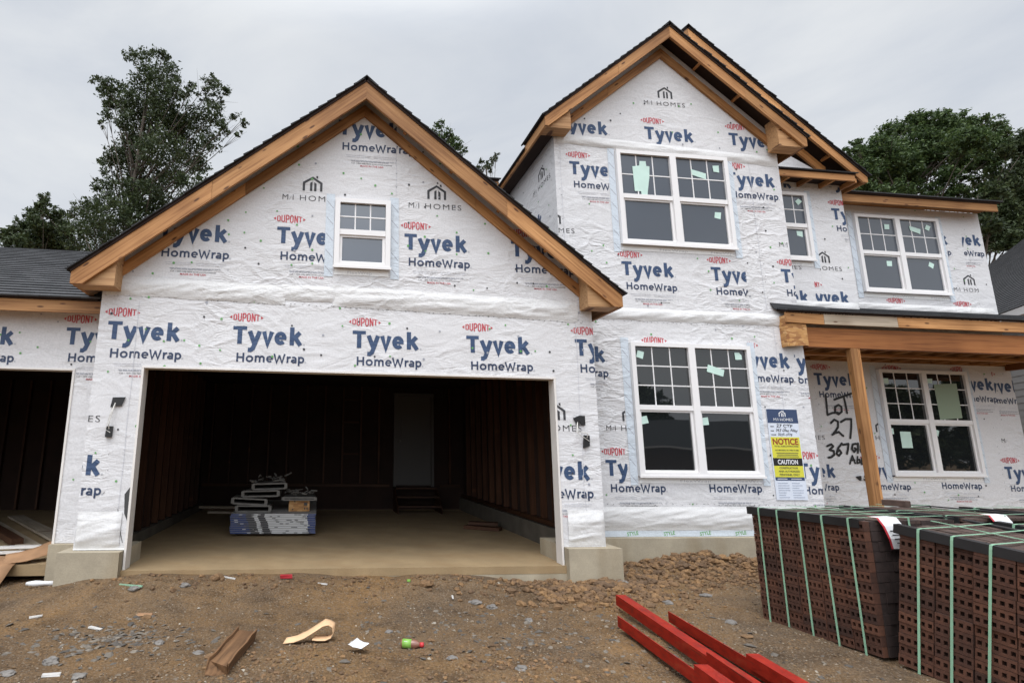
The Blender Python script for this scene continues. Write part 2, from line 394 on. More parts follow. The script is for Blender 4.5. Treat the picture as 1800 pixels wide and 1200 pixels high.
def tube(bm, pts, rads, n=8, mi=0):
    rings = []
    for i, p in enumerate(pts):
        p = Vector(p); q0 = Vector(pts[max(0, i - 1)]); q1 = Vector(pts[min(len(pts) - 1, i + 1)])
        t = (q1 - q0).normalized(); u = t.orthogonal().normalized() if i == 0 else (rings_u - t * rings_u.dot(t)).normalized()
        rings_u = u; w = t.cross(u)
        r = rads[i] if isinstance(rads, (list, tuple)) else rads
        rings.append([bm.verts.new(p + (u * math.cos(2 * math.pi * k / n) + w * math.sin(2 * math.pi * k / n)) * r) for k in range(n)])
    for a, b in zip(rings, rings[1:]):
        for k in range(n): bm.faces.new((a[k], a[(k + 1) % n], b[(k + 1) % n], b[k])).material_index = mi
    bm.faces.new(rings[0][::-1]).material_index = mi; bm.faces.new(rings[-1]).material_index = mi
def board(name, p0, p1, w, h, mat, parent, up=(0, 0, 1)):
    """a stick of lumber from p0 to p1, w across, h along up"""
    p0, p1 = Vector(p0), Vector(p1); m = frame(p1 - p0, (p0 + p1) / 2, up)
    bm = NB(); obox(bm, m, (p1 - p0).length, w, h)
    return mk(name, bm, mat, parent, axis=p1 - p0, up=up)

# ------------------------------------------------------------------ lettering
_tc = {}
CAPH = None
def text_geo(s, off=0.0, space=1.0):
    key = (s, off, space)
    if key in _tc: return _tc[key]
    cu = bpy.data.curves.new('tmp', 'FONT'); cu.body = s; cu.size = 1; cu.offset = off; cu.space_character = space
    cu.resolution_u = 3; cu.fill_mode = 'FRONT'
    ob = bpy.data.objects.new('tmp', cu); COL.objects.link(ob)
    bpy.context.view_layer.update()
    me = bpy.data.meshes.new_from_object(ob.evaluated_get(bpy.context.evaluated_depsgraph_get()))
    vs = [(v.co.x, v.co.y) for v in me.vertices]; fs = [tuple(p.vertices) for p in me.polygons]
    bpy.data.objects.remove(ob); bpy.data.curves.remove(cu); bpy.data.meshes.remove(me)
    x0 = min(v[0] for v in vs); x1 = max(v[0] for v in vs)
    cap = CAPH if CAPH else .727
    g = ([((x - x0) / (x1 - x0), y / cap) for x, y in vs], fs)   # x 0..1, cap height = 1
    _tc[key] = g; return g
CAPH = (lambda g: max(v[1] for v in g[0]) * .727)(text_geo('HE')); _tc.clear()
# ---- stroke lettering for the printed wordmarks (unit: cap height = 1)
def arc(cx, cy, rx, ry, a0, a1, n=9): return [(cx + rx * math.cos(math.radians(a0 + (a1 - a0) * k / n)), cy + ry * math.sin(math.radians(a0 + (a1 - a0) * k / n))) for k in range(n + 1)]
def strip(pts, w):
    vs, fs = [], []; n = len(pts)
    for i, p in enumerate(pts):
        a, b = pts[max(0, i - 1)], pts[min(n - 1, i + 1)]
        d1 = Vector((p[0] - a[0], p[1] - a[1])); d2 = Vector((b[0] - p[0], b[1] - p[1]))
        if d1.length < 1e-6: d1 = d2
        if d2.length < 1e-6: d2 = d1
        d1.normalize(); d2.normalize(); n1 = Vector((-d1.y, d1.x)); n2 = Vector((-d2.y, d2.x)); m_ = (n1 + n2).normalized()
        k = min(w, w / 2 / max(.35, m_.dot(n1))); vs += [(p[0] + m_.x * k, p[1] + m_.y * k), (p[0] - m_.x * k, p[1] - m_.y * k)]
    for i in range(n - 1): fs.append((2 * i, 2 * i + 1, 2 * i + 3, 2 * i + 2))
    return vs, fs
def merge(geos):
    vs, fs = [], []
    for v, f in geos: fs += [tuple(i + len(vs) for i in q) for q in f]; vs += v
    return vs, fs
def word(letters, w):
    lay = {}
    for x, strokes in letters:
        for k, st in enumerate(strokes):
            ww = w
            if isinstance(st, tuple): st, ww = st
            lay.setdefault(k, []).append(strip([(x + p[0], p[1]) for p in st], ww))
    return [merge(lay[k]) for k in sorted(lay)]
XH = .73
def L_e(w, xh): return [arc(w / 2, xh / 2, w / 2 - .12, xh / 2 - .11, 0, 318, 14), ([(.14, xh * .5), (w - .02, xh * .5)], .16)]
TYVEK = word([(0, [([(0, .90), (.75, .90)], .2), ([(.375, 0), (.375, .81)], .25)]),
              (.77, [[(.14, .74), (.42, .02)], [(.68, .74), (.44, .02), (.34, -.24), (.22, -.33), (.08, -.32)]]),
              (1.56, [[(.13, .74), (.345, .0), (.56, .74)]]), (2.27, [(L_e(.68, .76)[0], .235), (L_e(.68, .76)[1][0], .17)]),
              (3.12, [[(.12, 0), (.12, 1.03)], [(.18, .34), (.56, .74)], [(.28, .46), (.60, 0)]])], .245)
def L_m(): return [[(.10, 0), (.10, .74)], [(.12, .50)] + arc(.32, .46, .22, .20, 130, 0, 6) + [(.54, 0)], [(.56, .50)] + arc(.76, .46, .22, .20, 130, 0, 6) + [(.98, 0)]]
HOMEWRAP = word([(0, [[(.10, 0), (.10, 1)], [(.74, 0), (.74, 1)], [(.1, .52), (.74, .52)]]), (1.0, [arc(.41, .37, .31, .28, 0, 180, 9), arc(.41, .37, .31, .28, 180, 360, 9)]),
                 (1.97, L_m()), (3.2, [(arc(.38, .37, .28, .28, 0, 315, 14), .19), ([(.1, .37), (.72, .37)], .13)]),
                 (3.98, [[(.08, 1.0), (.36, .0), (.66, .86)], [(.64, .86), (.95, .0), (1.22, 1.0)]]), (5.42, [[(.10, 0), (.10, .74)], [(.12, .48), (.26, .63), (.46, .66)]]),
                 (5.90, [arc(.30, .47, .22, .18, 140, 0, 6) + [(.52, 0)], arc(.30, .22, .22, .13, 60, 330, 10)]), (6.66, [[(.10, -.29), (.10, .74)], arc(.34, .37, .26, .28, 150, -150, 12)])], .195)
def L_D(x): return (x, [[(.06, .02), (.06, .98)], [(.0, .93), (.22, .93), (.34, .80), (.34, .20), (.22, .07), (.0, .07)]])
DUPONT = word([L_D(0), (.48, [[(.06, 1), (.06, .2), (.17, .07), (.25, .07), (.36, .2), (.36, 1)]]), (.98, [[(.06, 0), (.06, 1)], [(.0, .93), (.25, .93), (.35, .82), (.35, .55), (.25, .44), (.06, .44)]]),
               (1.45, [[(.06, .3), (.06, .8), (.17, .93), (.25, .93), (.36, .8), (.36, .3)], [(.06, .3), (.06, .2), (.17, .07), (.25, .07), (.36, .2), (.36, .3)]]),
               (1.96, [[(.06, 0), (.06, 1)], [(.08, .95), (.34, .05)], [(.36, 0), (.36, 1)]]), (2.42, [[(.0, .93), (.44, .93)], [(.22, 0), (.22, .9)]])], .125)
class Plane:
    """a wall face: origin O, right U, up V, outward N"""
    def __init__(s, O, U, V, N): s.O, s.U, s.V, s.N = Vector(O), Vector(U), Vector(V), Vector(N)
    def at(s, x, z, lift=.003): return s.O + s.U * x + s.V * z + s.N * lift
def front(y): return Plane((0, y, 0), (1, 0, 0), (0, 0, 1), (0, -1, 0))
def stamp(bm, pl, geo, x, z, w, h, mi, lift=.003, clip=None, warp=None, rot=0):
    vs, fs = geo
    t = NB(); tv = []
    c, s_ = math.cos(rot), math.sin(rot)
    for a, b in vs:
        p = (a * w, b * h)
        if warp: p = warp(a, b, w, h)
        tv.append(t.verts.new((x + p[0] * c - p[1] * s_, z + p[0] * s_ + p[1] * c, 0)))
    for f in fs:
        try: t.faces.new([tv[i] for i in f])
        except ValueError: pass
    if clip:
        for k, (co, no) in enumerate((((clip[0], 0, 0), (-1, 0, 0)), ((clip[1], 0, 0), (1, 0, 0)), ((0, clip[2], 0), (0, -1, 0)), ((0, clip[3], 0), (0, 1, 0)))):
            if clip[k] is None: continue
            bmesh.ops.bisect_plane(t, geom=t.verts[:] + t.edges[:] + t.faces[:], plane_co=co, plane_no=no, clear_outer=True)
    mp_ = {v: bm.verts.new(pl.at(v.co.x, v.co.y, lift)) for v in t.verts}
    for f in t.faces:
        try: bm.faces.new([mp_[v] for v in f.verts]).material_index = mi
        except ValueError: pass
    t.free()
def poly_geo(polys):
    vs, fs = [], []
    for p in polys:
        fs.append(tuple(range(len(vs), len(vs) + len(p)))); vs += p
    return vs, fs
def ribbon(bm, pl, pts, w, mi, lift=.004):
    for (a, b) in zip(pts, pts[1:]):
        d_ = Vector((b[0] - a[0], b[1] - a[1]))
        if d_.length < 1e-6: continue
        n_ = Vector((-d_.y, d_.x)).normalized() * w / 2
        quad(bm, [pl.at(a[0] + n_.x, a[1] + n_.y, lift), pl.at(a[0] - n_.x, a[1] - n_.y, lift), pl.at(b[0] - n_.x, b[1] - n_.y, lift), pl.at(b[0] + n_.x, b[1] + n_.y, lift)], mi)
        lift += .00013
    for p in pts:
        f = bm.faces.new([bm.verts.new(pl.at(p[0] + math.cos(k * .785) * w / 2, p[1] + math.sin(k * .785) * w / 2, lift)) for k in range(8)]); f.material_index = mi
        lift += .00007

# ---- measured positions: (wall, x, z, clip left, clip right, rows printed)
PRINTS= [('g', -0.388, 2.283, None, None, 'dthl'), ('g', 1.021, 2.277, None, None, 'dthl'), ('g', 2.429, 2.274, None, None, 'dthl'), ('g', 3.833, 2.262, None, None, 'dthl'), ('g', 5.237, 2.268, None, None, 'dthl'), ('g', 0.071, 3.517, None, None, 'dthl'), ('g', 1.469, 3.549, None, 2.023, 'dthl'), ('g', 3.055, 3.553, None, None, 'dthl'), ('g', 4.445, 3.538, None, None, 'dthl'), ('g', 2.185, 5.072, None, 2.889, 'thl'), ('g', 2.341, 5.073, 2.89, None, 'h'), ('g', -1.11, 0.765, None, None, 'dth'), ('g', 4.525, 0.75, None, None, 'dthl'), ('g2', -2.451, 2.267, None, None, 'dthl'), ('g2', -1.05, 2.292, None, None, 'dthl'), ('m', 6.376, 3.619, None, None, 'dthl'), ('m', 7.785, 3.603, None, 8.291, 'dthl'), ('m', 8.933, 3.629, None, None, 'dthl'), ('m', 5.663, 5.161, None, 6.212, 'dthl'), ('m', 5.502, 5.853, None, None, 't'), ('m', 6.92, 5.841, None, None, 'dt'), ('m', 8.337, 5.852, None, None, 'dt'), ('m', 8.216, 5.175, 8.251, None, 'dthl'), ('m', 5.22, 2.327, None, None, 'dthl'), ('m', 8.066, 2.321, 8.187, None, 'dthl'), ('m', 6.64, 2.339, None, None, 'dthl'), ('m', 8.818, 2.312, 8.909, None, 'thl'), ('m', 5.933, 0.772, None, 6.19, 'dt'), ('m', 5.933, 0.772, None, None, 'hl'), ('m', 7.36, 0.776, None, None, 'hl'), ('m', 8.794, 0.752, None, None, 'dthl'), ('b', 10.099, 3.587, 10.236, None, 'dth'), ('b', 9.339, 3.574, 9.807, None, 'dth'), ('b', 10.832, 5.11, None, None, 'dthl'), ('b', 9.313, 5.648, 9.834, None, 't'), ('b', 10.802, 5.717, None, None, 't'), ('r', 13.025, 5.043, 13.559, None, 'dthl'), ('r', 13.747, 5.052, 14.095, None, 'thl'), ('r', 12.352, 3.559, None, None, 'dt'), ('r', 13.746, 3.554, None, None, 'dt'), ('r', 10.621, 2.28, None, None, 'dthl'), ('r', 12.025, 2.297, None, None, 'dt'), ('r', 13.412, 2.316, None, 13.553, 'dt'), ('r', 13.383, 2.273, 13.574, 14.164, 'dthl'), ('r', 13.946, 2.248, 14.159, None, 'dthl'), ('r', 9.96, 0.717, 10.476, None, 'thl'), ('r', 11.322, 0.732, None, None, 'dthl'), ('r', 12.722, 0.751, None, None, 'hl'), ('r', 14.085, 0.712, None, None, 'dthl')]
LOGOS= [('g', 1.458, 4.338, None, 1.998), ('g', 3.052, 4.332, None, None), ('g', -1.106, 1.554, None, None), ('g', 4.52, 1.54, None, None), ('m', 6.898, 6.653, None, None), ('m', 4.94, 4.431, None, None), ('m', 5.924, 1.587, None, 6.213), ('m', 8.91, 4.412, None, None), ('b', 10.114, 4.385, 10.382, None), ('b', 9.352, 4.372, None, None), ('r', 13.716, 4.334, None, 14.257), ('r', 9.918, 1.555, None, None), ('r', 11.369, 1.566, None, 11.722), ('r', 14.089, 1.554, None, 14.194)]
STICK= {'uw': [[[6.721, 5.653], [6.822, 5.658], [6.826, 5.579], [6.876, 5.574], [6.861, 5.397], [6.82, 5.192], [6.803, 5.075], [6.711, 5.074], [6.708, 5.157], [6.607, 5.154], [6.599, 5.557], [6.71, 5.577]], [[7.553, 5.581], [7.798, 5.525], [7.792, 5.425], [7.566, 5.487]], [[7.921, 5.665], [8.028, 5.676], [8.023, 5.557], [7.929, 5.566]], [[7.895, 4.906], [7.997, 4.905], [7.976, 4.796], [7.877, 4.813]]], 'lw': [[[6.451, 2.718], [6.546, 2.694], [6.519, 2.595], [6.422, 2.622]], [[7.504, 2.545], [7.752, 2.47], [7.722, 2.376], [7.475, 2.442]], [[7.935, 2.732], [8.005, 2.734], [8.045, 2.694], [8.045, 2.631], [7.943, 2.625]], [[6.421, 1.781], [6.523, 1.802], [6.545, 1.701], [6.443, 1.68]], [[7.338, 1.785], [7.438, 1.797], [7.445, 1.691], [7.344, 1.683]]], 'rw': [[[12.443, 5.571], [12.551, 5.573], [12.538, 5.475], [12.436, 5.471]], [[12.973, 5.57], [13.206, 5.515], [13.186, 5.415], [12.98, 5.478]], [[13.348, 5.615], [13.433, 5.586], [13.384, 5.491], [13.299, 5.527]], [[12.384, 4.852], [12.498, 4.854], [12.484, 4.751], [12.382, 4.752]], [[13.295, 4.882], [13.388, 4.838], [13.345, 4.746], [13.258, 4.798]]], 'mw': [[[10.14, 5.656], [10.206, 5.61], [10.122, 5.531], [10.071, 5.602]], [[10.039, 5.064], [10.152, 5.063], [10.145, 4.959], [10.043, 4.982]]], 'pw': [[[11.882, 2.642], [11.99, 2.645], [11.979, 2.544], [11.875, 2.549]], [[12.768, 2.657], [12.874, 2.66], [12.862, 2.575], [12.766, 2.579]], [[12.882, 2.558], [13.351, 2.587], [13.343, 1.97], [12.887, 1.933]], [[11.856, 1.768], [11.949, 1.769], [11.949, 1.671], [11.856, 1.665]], [[12.069, 1.717], [12.278, 1.716], [12.275, 1.436], [12.064, 1.436]], [[12.759, 1.773], [12.852, 1.738], [12.812, 1.639], [12.773, 1.679]]]}
HAND= [[[10.736, 2.314], [10.73, 2.158], [10.719, 1.978], [10.815, 2.013], [10.926, 2.023]], [[10.889, 2.244], [11.082, 2.306], [11.238, 2.359]], [[11.082, 2.306], [11.096, 2.166], [11.099, 2.018]], [[10.957, 2.155], [10.887, 2.12], [10.873, 2.03], [10.93, 1.991], [11.002, 2.041], [11.006, 2.123], [10.957, 2.155]], [[10.761, 1.841], [10.833, 1.899], [10.901, 1.868], [10.885, 1.771], [10.797, 1.673], [10.755, 1.64], [10.815, 1.673], [10.89, 1.69], [10.936, 1.643], [10.961, 1.627]], [[10.954, 1.861], [11.053, 1.912], [11.163, 1.914]], [[11.163, 1.914], [11.14, 1.775], [11.09, 1.589]], [[10.626, 1.447], [10.712, 1.48], [10.742, 1.448], [10.66, 1.384], [10.739, 1.369], [10.737, 1.305], [10.677, 1.265], [10.622, 1.257]], [[10.912, 1.498], [10.827, 1.417], [10.785, 1.322], [10.824, 1.291], [10.877, 1.339], [10.849, 1.386], [10.799, 1.354]], [[10.926, 1.474], [11.038, 1.492]], [[11.038, 1.492], [11.014, 1.404], [10.982, 1.324]], [[11.183, 1.494], [11.118, 1.485], [11.086, 1.405], [11.123, 1.357], [11.168, 1.406], [11.143, 1.421]], [[11.22, 1.502], [11.189, 1.342]], [[11.327, 1.488], [11.269, 1.471], [11.255, 1.439], [11.308, 1.431], [11.248, 1.399], [11.25, 1.359], [11.315, 1.368]], [[11.008, 1.158], [11.076, 1.293], [11.109, 1.167]], [[11.027, 1.214], [11.109, 1.222]], [[11.173, 1.278], [11.145, 1.167], [11.202, 1.184], [11.201, 1.231], [11.154, 1.223]], [[11.252, 1.263], [11.223, 1.152], [11.28, 1.169], [11.28, 1.216], [11.237, 1.2]], [[11.346, 1.185], [11.296, 1.153], [11.294, 1.09], [11.34, 1.098]], [[11.339, 1.043], [11.241, 0.893]], [[10.445, 1.428], [10.52, 1.453]], [[11.605, 1.108], [11.618, 1.029], [11.644, 0.974]]]

# =================================================================== THE HOUSE
GZ = -0.2
house = thing('house', 'two-storey house under construction, covered in white printed housewrap with raw wood trim', 'house', (2.44, 0, GZ))
WM_LIST = ['wrap', 'blue', 'navy', 'red', 'ink', 'faint', 'midgrey', 'cap', 'staple', 'seam', 'tape', 'gasket', 'wrap2']
I_ = {k: i for i, k in enumerate(WM_LIST)}
WY = {'g': 0.0, 'g2': .5, 'm': .735, 'b': 1.55, 'r': 2.13}
def dup_warp(a, b, w, h):
    k = 1 - .42 * (2 * a / 2.86 - 1) ** 2
    return a * w, h * .5 + (b - .5) * h * k
ICON = poly_geo([[(0, 0), (.12, 0), (.12, .5), (.5, .82), (.5, .97), (0, .58)], [(1, 0), (1, .58), (.5, .97), (.5, .82), (.88, .5), (.88, 0)],
                 [(.37, 0), (.49, 0), (.49, .64), (.37, .54)], [(.58, 0), (.70, 0), (.70, .50), (.58, .60)], [(.67, .90), (.76, .83), (.76, 1.02), (.67, 1.02)]])
def print_unit(bm, pl, x, z, cl, parts):
    j = lambda s: random.uniform(-s, s)
    r = j(.004)
    if 't' in parts:
        [stamp(bm, pl, g_, x - .055, z + .213, .212, .212, I_['blue'], clip=cl, rot=r, lift=.003 + .0003 * k_) for k_, g_ in enumerate(TYVEK)]
        stamp(bm, pl, text_geo('®', .0), x + .765, z + .212, .022, .022, I_['midgrey'], clip=cl)
    if 'h' in parts:
        [stamp(bm, pl, g_, x, z, .107, .107, I_['navy'], clip=cl, rot=r, lift=.003 + .0003 * k_) for k_, g_ in enumerate(HOMEWRAP)]
        stamp(bm, pl, text_geo('®', .0), x + .79, z, .022, .022, I_['midgrey'], clip=cl)
    if 'd' in parts:
        [stamp(bm, pl, g_, x - .063, z + .480, .308 / 2.86, .108, I_['red'], clip=cl, warp=dup_warp, lift=.003 + .0003 * k_) for k_, g_ in enumerate(DUPONT)]
        stamp(bm, pl, poly_geo([[(0, .5), (1, 0), (1, 1)]]), x - .107, z + .513, .030, .040, I_['red'], clip=cl)
        stamp(bm, pl, poly_geo([[(0, 0), (1, .5), (0, 1)]]), x + .257, z + .513, .030, .040, I_['red'], clip=cl)
    if 'l' in parts:
        for (a, b, c) in ((.05, .37, -.070), (.41, .76, -.072), (.06, .36, -.092), (.41, .74, -.094), (.11, .70, -.140), (.12, .60, -.152)):
            xx = a
            while xx < b:
                w_ = min(random.uniform(.02, .07), b - xx)
                stamp(bm, pl, poly_geo([[(0, 0), (1, 0), (1, 1), (0, 1)]]), x + xx, z + c, w_, .0075, I_['midgrey' if c < -.1 else 'faint'], clip=cl)
                xx += w_ + .008
        stamp(bm, pl, text_geo('Call 1-800-448-9835 tyvek.com/homewrap'), x + .12, z - .183, .53, .016, I_['ink'], clip=cl)
        stamp(bm, pl, text_geo('MADE IN THE USA', .01), x + .235, z - .220, .30, .023, I_['red'], clip=cl)
        stamp(bm, pl, poly_geo([[(.5, 0), (1, .5), (.9, .5), (.5, .1)], [(.5, 0), (.5, .1), (.1, .5), (0, .5)], [(0, .5), (.1, .5), (.5, .9), (.5, 1)], [(.5, 1), (.5, .9), (.9, .5), (1, .5)]]), x + .775, z - .15, .022, .034, I_['midgrey'], clip=cl)
def logo_unit(bm, pl, x, z, cl):
    stamp(bm, pl, text_geo('M', -.006), x, z, .070, .072, I_['ink'], clip=cl)
    stamp(bm, pl, poly_geo([[(0, 0), (.22, 0), (1, 1), (.78, 1)]]), x + .082, z + .002, .030, .052, I_['midgrey'], clip=cl)
    stamp(bm, pl, poly_geo([[(0, 0), (1, 0), (1, 1), (0, 1)]]), x + .126, z, .009, .072, I_['ink'], clip=cl)
    stamp(bm, pl, text_geo('HOMES', -.006, 1.22), x + .215, z, .475, .072, I_['ink'], clip=cl)
    stamp(bm, pl, ICON, x + .243, z + .134, .247, .205, I_['ink'], clip=cl)
def caps(bm, pl, inside, n, x0, x1, z0, z1):
    done = []; tries = 0
    while len(done) < n and tries < n * 30:
        tries += 1
        x = round(random.uniform(x0, x1) / .203) * .203 + random.uniform(-.03, .03); z = random.uniform(z0, z1)
        if not inside(x, z) or any((x - a) ** 2 + (z - b) ** 2 < .03 for a, b in done): continue
        done.append((x, z)); r = random.uniform(.011, .016); k = random.random()
        mi = I_['cap'] if k < .55 else I_['ink'] if k < .8 else I_['midgrey']
        f = bm.faces.new([bm.verts.new(pl.at(x + math.cos(a * .785) * r, z + math.sin(a * .785) * r, .006)) for a in range(8)]); f.material_index = mi
def staples(bm, pl, x0, z0, x1, z1, step=.075, jit=.012):
    L = math.hypot(x1 - x0, z1 - z0); n = max(1, int(L / step))
    for i in range(n + 1):
        t = (i + random.uniform(-.3, .3)) / n
        x = x0 + (x1 - x0) * t + random.uniform(-jit, jit); z = z0 + (z1 - z0) * t + random.uniform(-jit, jit)
        a = random.uniform(-.7, .7) + (0 if abs(x1 - x0) > abs(z1 - z0) else 1.2); l_ = random.uniform(.012, .028)
        quad(bm, [pl.at(x - math.cos(a) * l_ / 2, z - math.sin(a) * l_ / 2, .0055), pl.at(x + math.cos(a) * l_ / 2, z + math.sin(a) * l_ / 2, .0055),
                  pl.at(x + math.cos(a) * l_ / 2 - .002, z + math.sin(a) * l_ / 2 + .005, .0055), pl.at(x - math.cos(a) * l_ / 2 - .002, z - math.sin(a) * l_ / 2 + .005, .0055)], I_['staple'])
def inpoly(poly):
    def f(x, z):
        c = False; n = len(poly)
        for i in range(n):
            (x1, z1), (x2, z2) = poly[i], poly[(i + 1) % n]
            if (z1 > z) != (z2 > z) and x < (x2 - x1) * (z - z1) / (z2 - z1) + x1: c = not c
        return c
    return f
def wall(name, key, poly, thick=.14, ncap=60, extra=None, clipx=None, label=None):
    y = WY[key]; pl = front(y); bm = NB()
    prism(bm, poly, y, y + thick, 0)
    xs = [p[0] for p in poly]; zs = [p[1] for p in poly]
    bx = clipx or (min(xs), max(xs))
    for (k, x, z, cl_, cr_, parts) in PRINTS:
        if k != key: continue
        zb, zt = (min(zs), max(zs)) if not extra else extra.get('z', (min(zs), max(zs)))
        cl = [max(bx[0], cl_ if cl_ is not None else -99), min(bx[1], cr_ if cr_ is not None else 99), zb, zt]
        if cl[0] > x + .85 or cl[1] < x - .12: continue
        if key == 'g' and z < 2.0: cl[0] = max(cl[0], 4.90) if x > 3 else cl[0]
        if key == 'g' and 2.0 < z < 2.6:
            print_unit(bm, pl, x, z, cl, parts.replace('l', ''))
            c2 = list(cl)
            if x < 0: c2[1] = -.03
            elif x > 5: c2[0] = 4.9
            else: c2[2] = 2.21
            print_unit(bm, pl, x, z, c2, 'l'); continue
        if key == 'g2':
            print_unit(bm, pl, x, z, cl, parts.replace('l', '')); print_unit(bm, pl, x, z, [max(cl[0], -.945)] + cl[1:], 'l'); continue
        print_unit(bm, pl, x, z, cl, parts)
    for (k, x, z, cl_, cr_) in LOGOS:
        if k != key: continue
        cl = [max(bx[0], cl_ if cl_ is not None else -99), min(bx[1], cr_ if cr_ is not None else 99), None, None]
        if cl[0] > x + .7 or cl[1] < x: continue
        if key == 'g' and z < 2 and x > 3: cl[0] = 4.90
        logo_unit(bm, pl, x, z, cl)
    ins = inpoly(poly)
    caps(bm, pl, ins, ncap, min(xs), max(xs), min(zs), max(zs))
    if extra and 'fn' in extra: extra['fn'](bm, pl)
    o = mk(name, bm, WM_LIST, house, recalc=False)
    if label: o['label'] = label
    return o
def flap(name, y, x0, x1, z0, z1, amp=.016, dens=34, slope=0.0, seed=0, ang=.12, ragged=.015, bulge=.02, top=0.0):
    """a loose strip of housewrap with real folds, hanging a little off the wall"""
    bm = NB(); nx = max(8, int((x1 - x0) * dens)); nz_ = max(8, int((z1 - z0) * dens * 1.6)); rows = []
    for j in range(nz_ + 1):
        row = []
        for i in range(nx + 1):
            u, v = i / nx, j / nz_
            x = x0 + (x1 - x0) * u; z = z0 + slope * (x - x0) + (z1 - z0) * v
            if j == 0: z += ragged * noise.noise((x * 3.1, seed, 0)) + ragged * .5 * noise.noise((x * 11, seed, 4))
            p = Vector((x * 1.1 + z * ang * 6, z * 9 - x * ang * 9, seed * 3.7))
            h = abs(noise.noise(p)) * 1.3 + .8 * abs(noise.noise(p * 2.1 + Vector((5, 1, 2)))) + .35 * noise.noise(p * 4.3)
            e = min(1, v * 6, (1 - v) * 5) ; ee = min(1, u * 14, (1 - u) * 14)
            d = .004 + top + (bulge * math.sin(math.pi * v) + amp * h) * e * (.25 + .75 * ee)
            row.append(bm.verts.new((x, y - d, z)))
        rows.append(row)
    for a, b in zip(rows, rows[1:]):
        for i in range(nx): bm.faces.new((a[i], a[i + 1], b[i + 1], b[i]))
    return mk(name, bm, 'wrap2', house, smooth=True)

# ---- garage front wall (U-shaped round the door opening, gable above)
AX, AZ, SG = 2.46, 5.865, .825                       # garage gable: apex x, underside of deck, slope
def gz(x): return AZ - SG * abs(x - AX)
OPW, OPH = 4.88, 2.174
g_poly = [(-.546, .2), (-.02, .2), (-.02, OPH + .02), (OPW + .02, OPH + .02), (OPW + .02, .2), (5.428, .2), (5.428, gz(5.428) - .03), (AX, AZ - .03), (-.546, gz(-.546) - .03)]
def g_extra(bm, pl):
    for a in ((-.5, 3.02, 5.3, 2.93), (-.3, 3.03, 1.6, 2.98), (2.1, 3.0, 5.25, 2.90)): staples(bm, pl, *a)
    for sx, za, zb in ((2.89, 4.5, 5.35), (-.12, .62, 2.95), (5.20, .62, 2.95)): ribbon(bm, pl, [(sx + random.uniform(-.006, .006), za + (zb - za) * q / 8) for q in range(9)], .006, I_['faint'])
    staples(bm, pl, 2.89, 4.5, 2.89, 5.3, .09); staples(bm, pl, -.45, .3, -.2, .3)
    for x in (-.3, 4.95, 5.2): staples(bm, pl, x, .4, x + .02, 1.2, .2)
    ribbon(bm, pl, [(-.13, .62), (-.10, .45), (-.05, .28)], .008, I_['staple'])
    # torn corners of the wrap beside the door jambs show the dark sheathing
    quad(bm, [pl.at(-.075, .78, .004), pl.at(-.022, .86, .004), pl.at(-.022, .50, .004), pl.at(-.06, .58, .004)], I_['gasket'])
    quad(bm, [pl.at(-.546, .205, .005), pl.at(-.02, .205, .005), pl.at(-.02, .225, .005), pl.at(-.546, .218, .005)], I_['seam'])
wall('garage_wall', 'g', g_poly, .14, 150, {'fn': g_extra, 'z': (.2, 9)})
flap('wrap_flap', 0, -.50, 1.55, 3.02, 3.26, seed=1, slope=-.018)
flap('wrap_flap', 0, 1.5, 2.16, 3.04, 3.24, seed=2, slope=-.01, bulge=.012)
flap('wrap_flap', 0, 2.12, 5.24, 2.99, 3.26, seed=3, slope=-.026, ang=.05)
flap('wrap_flap', 0, -.53, -.08, .215, .60, seed=4, amp=.02, ang=.2)
flap('wrap_flap', 0, 4.97, 5.42, .215, .62, seed=5, amp=.02, ang=.2)
# ---- second garage wall, set back
wall('side_garage_wall', 'g2', [(-6.2, OPH + .03), (-.96, OPH + .03), (-.96, .2), (-.40, .2), (-.40, 3.1), (-6.2, 3.1)], .14, 26, {'z': (.2, 3.1)})
# ---- two-storey gable wall
MX, MZ, SM = 7.231, 7.84, .83
def mz(x): return MZ - SM * abs(x - MX)
m_poly = [(5.384, .2), (9.078, .2), (9.078, mz(9.078) - .03), (MX, MZ - .03), (5.384, mz(5.384) - .03)]
def m_extra(bm, pl):
    for a in ((5.45, 6.02, 9.0, 5.86), (5.45, 3.14, 9.0, 3.13), (5.42, .62, 9.0, .60)): staples(bm, pl, *a)
    for sx, za, zb in ((8.63, .62, 3.1), (8.56, 3.4, 5.85), (5.47, 3.4, 5.85)): ribbon(bm, pl, [(sx + random.uniform(-.008, .008), za + (zb - za) * q / 10) for q in range(11)], .006, I_['faint'])
    staples(bm, pl, 8.68, 1.0, 8.66, 2.9, .1); staples(bm, pl, 8.6, 3.4, 8.6, 5.6, .1); staples(bm, pl, 5.45, 3.4, 5.45, 5.9, .12)
    # blue-grey sheathing edge showing under the wrap
    quad(bm, [pl.at(5.43, .2, .002), pl.at(9.078, .2, .002), pl.at(9.078, .275, .002), pl.at(5.43, .275, .002)], I_['tape'])
    for k in range(7): stamp(bm, pl, text_geo('STYLE', .02), 5.6 + k * .52, .21, .16, .045, I_['cap'], lift=.004, rot=.12)
wall('gable_wall', 'm', m_poly, .14, 120, {'fn': m_extra, 'z': (.2, 9)})
flap('wrap_flap', .735, 5.43, 9.07, .285, .585, seed=6, amp=.016, ang=.15)
flap('wrap_flap', .735, 5.43, 9.06, 5.87, 6.035, seed=7, amp=.018, ang=-.03, slope=-.035)
flap('wrap_flap', .735, 5.46, 9.06, 3.16, 3.34, seed=8, amp=.013, ang=.25)
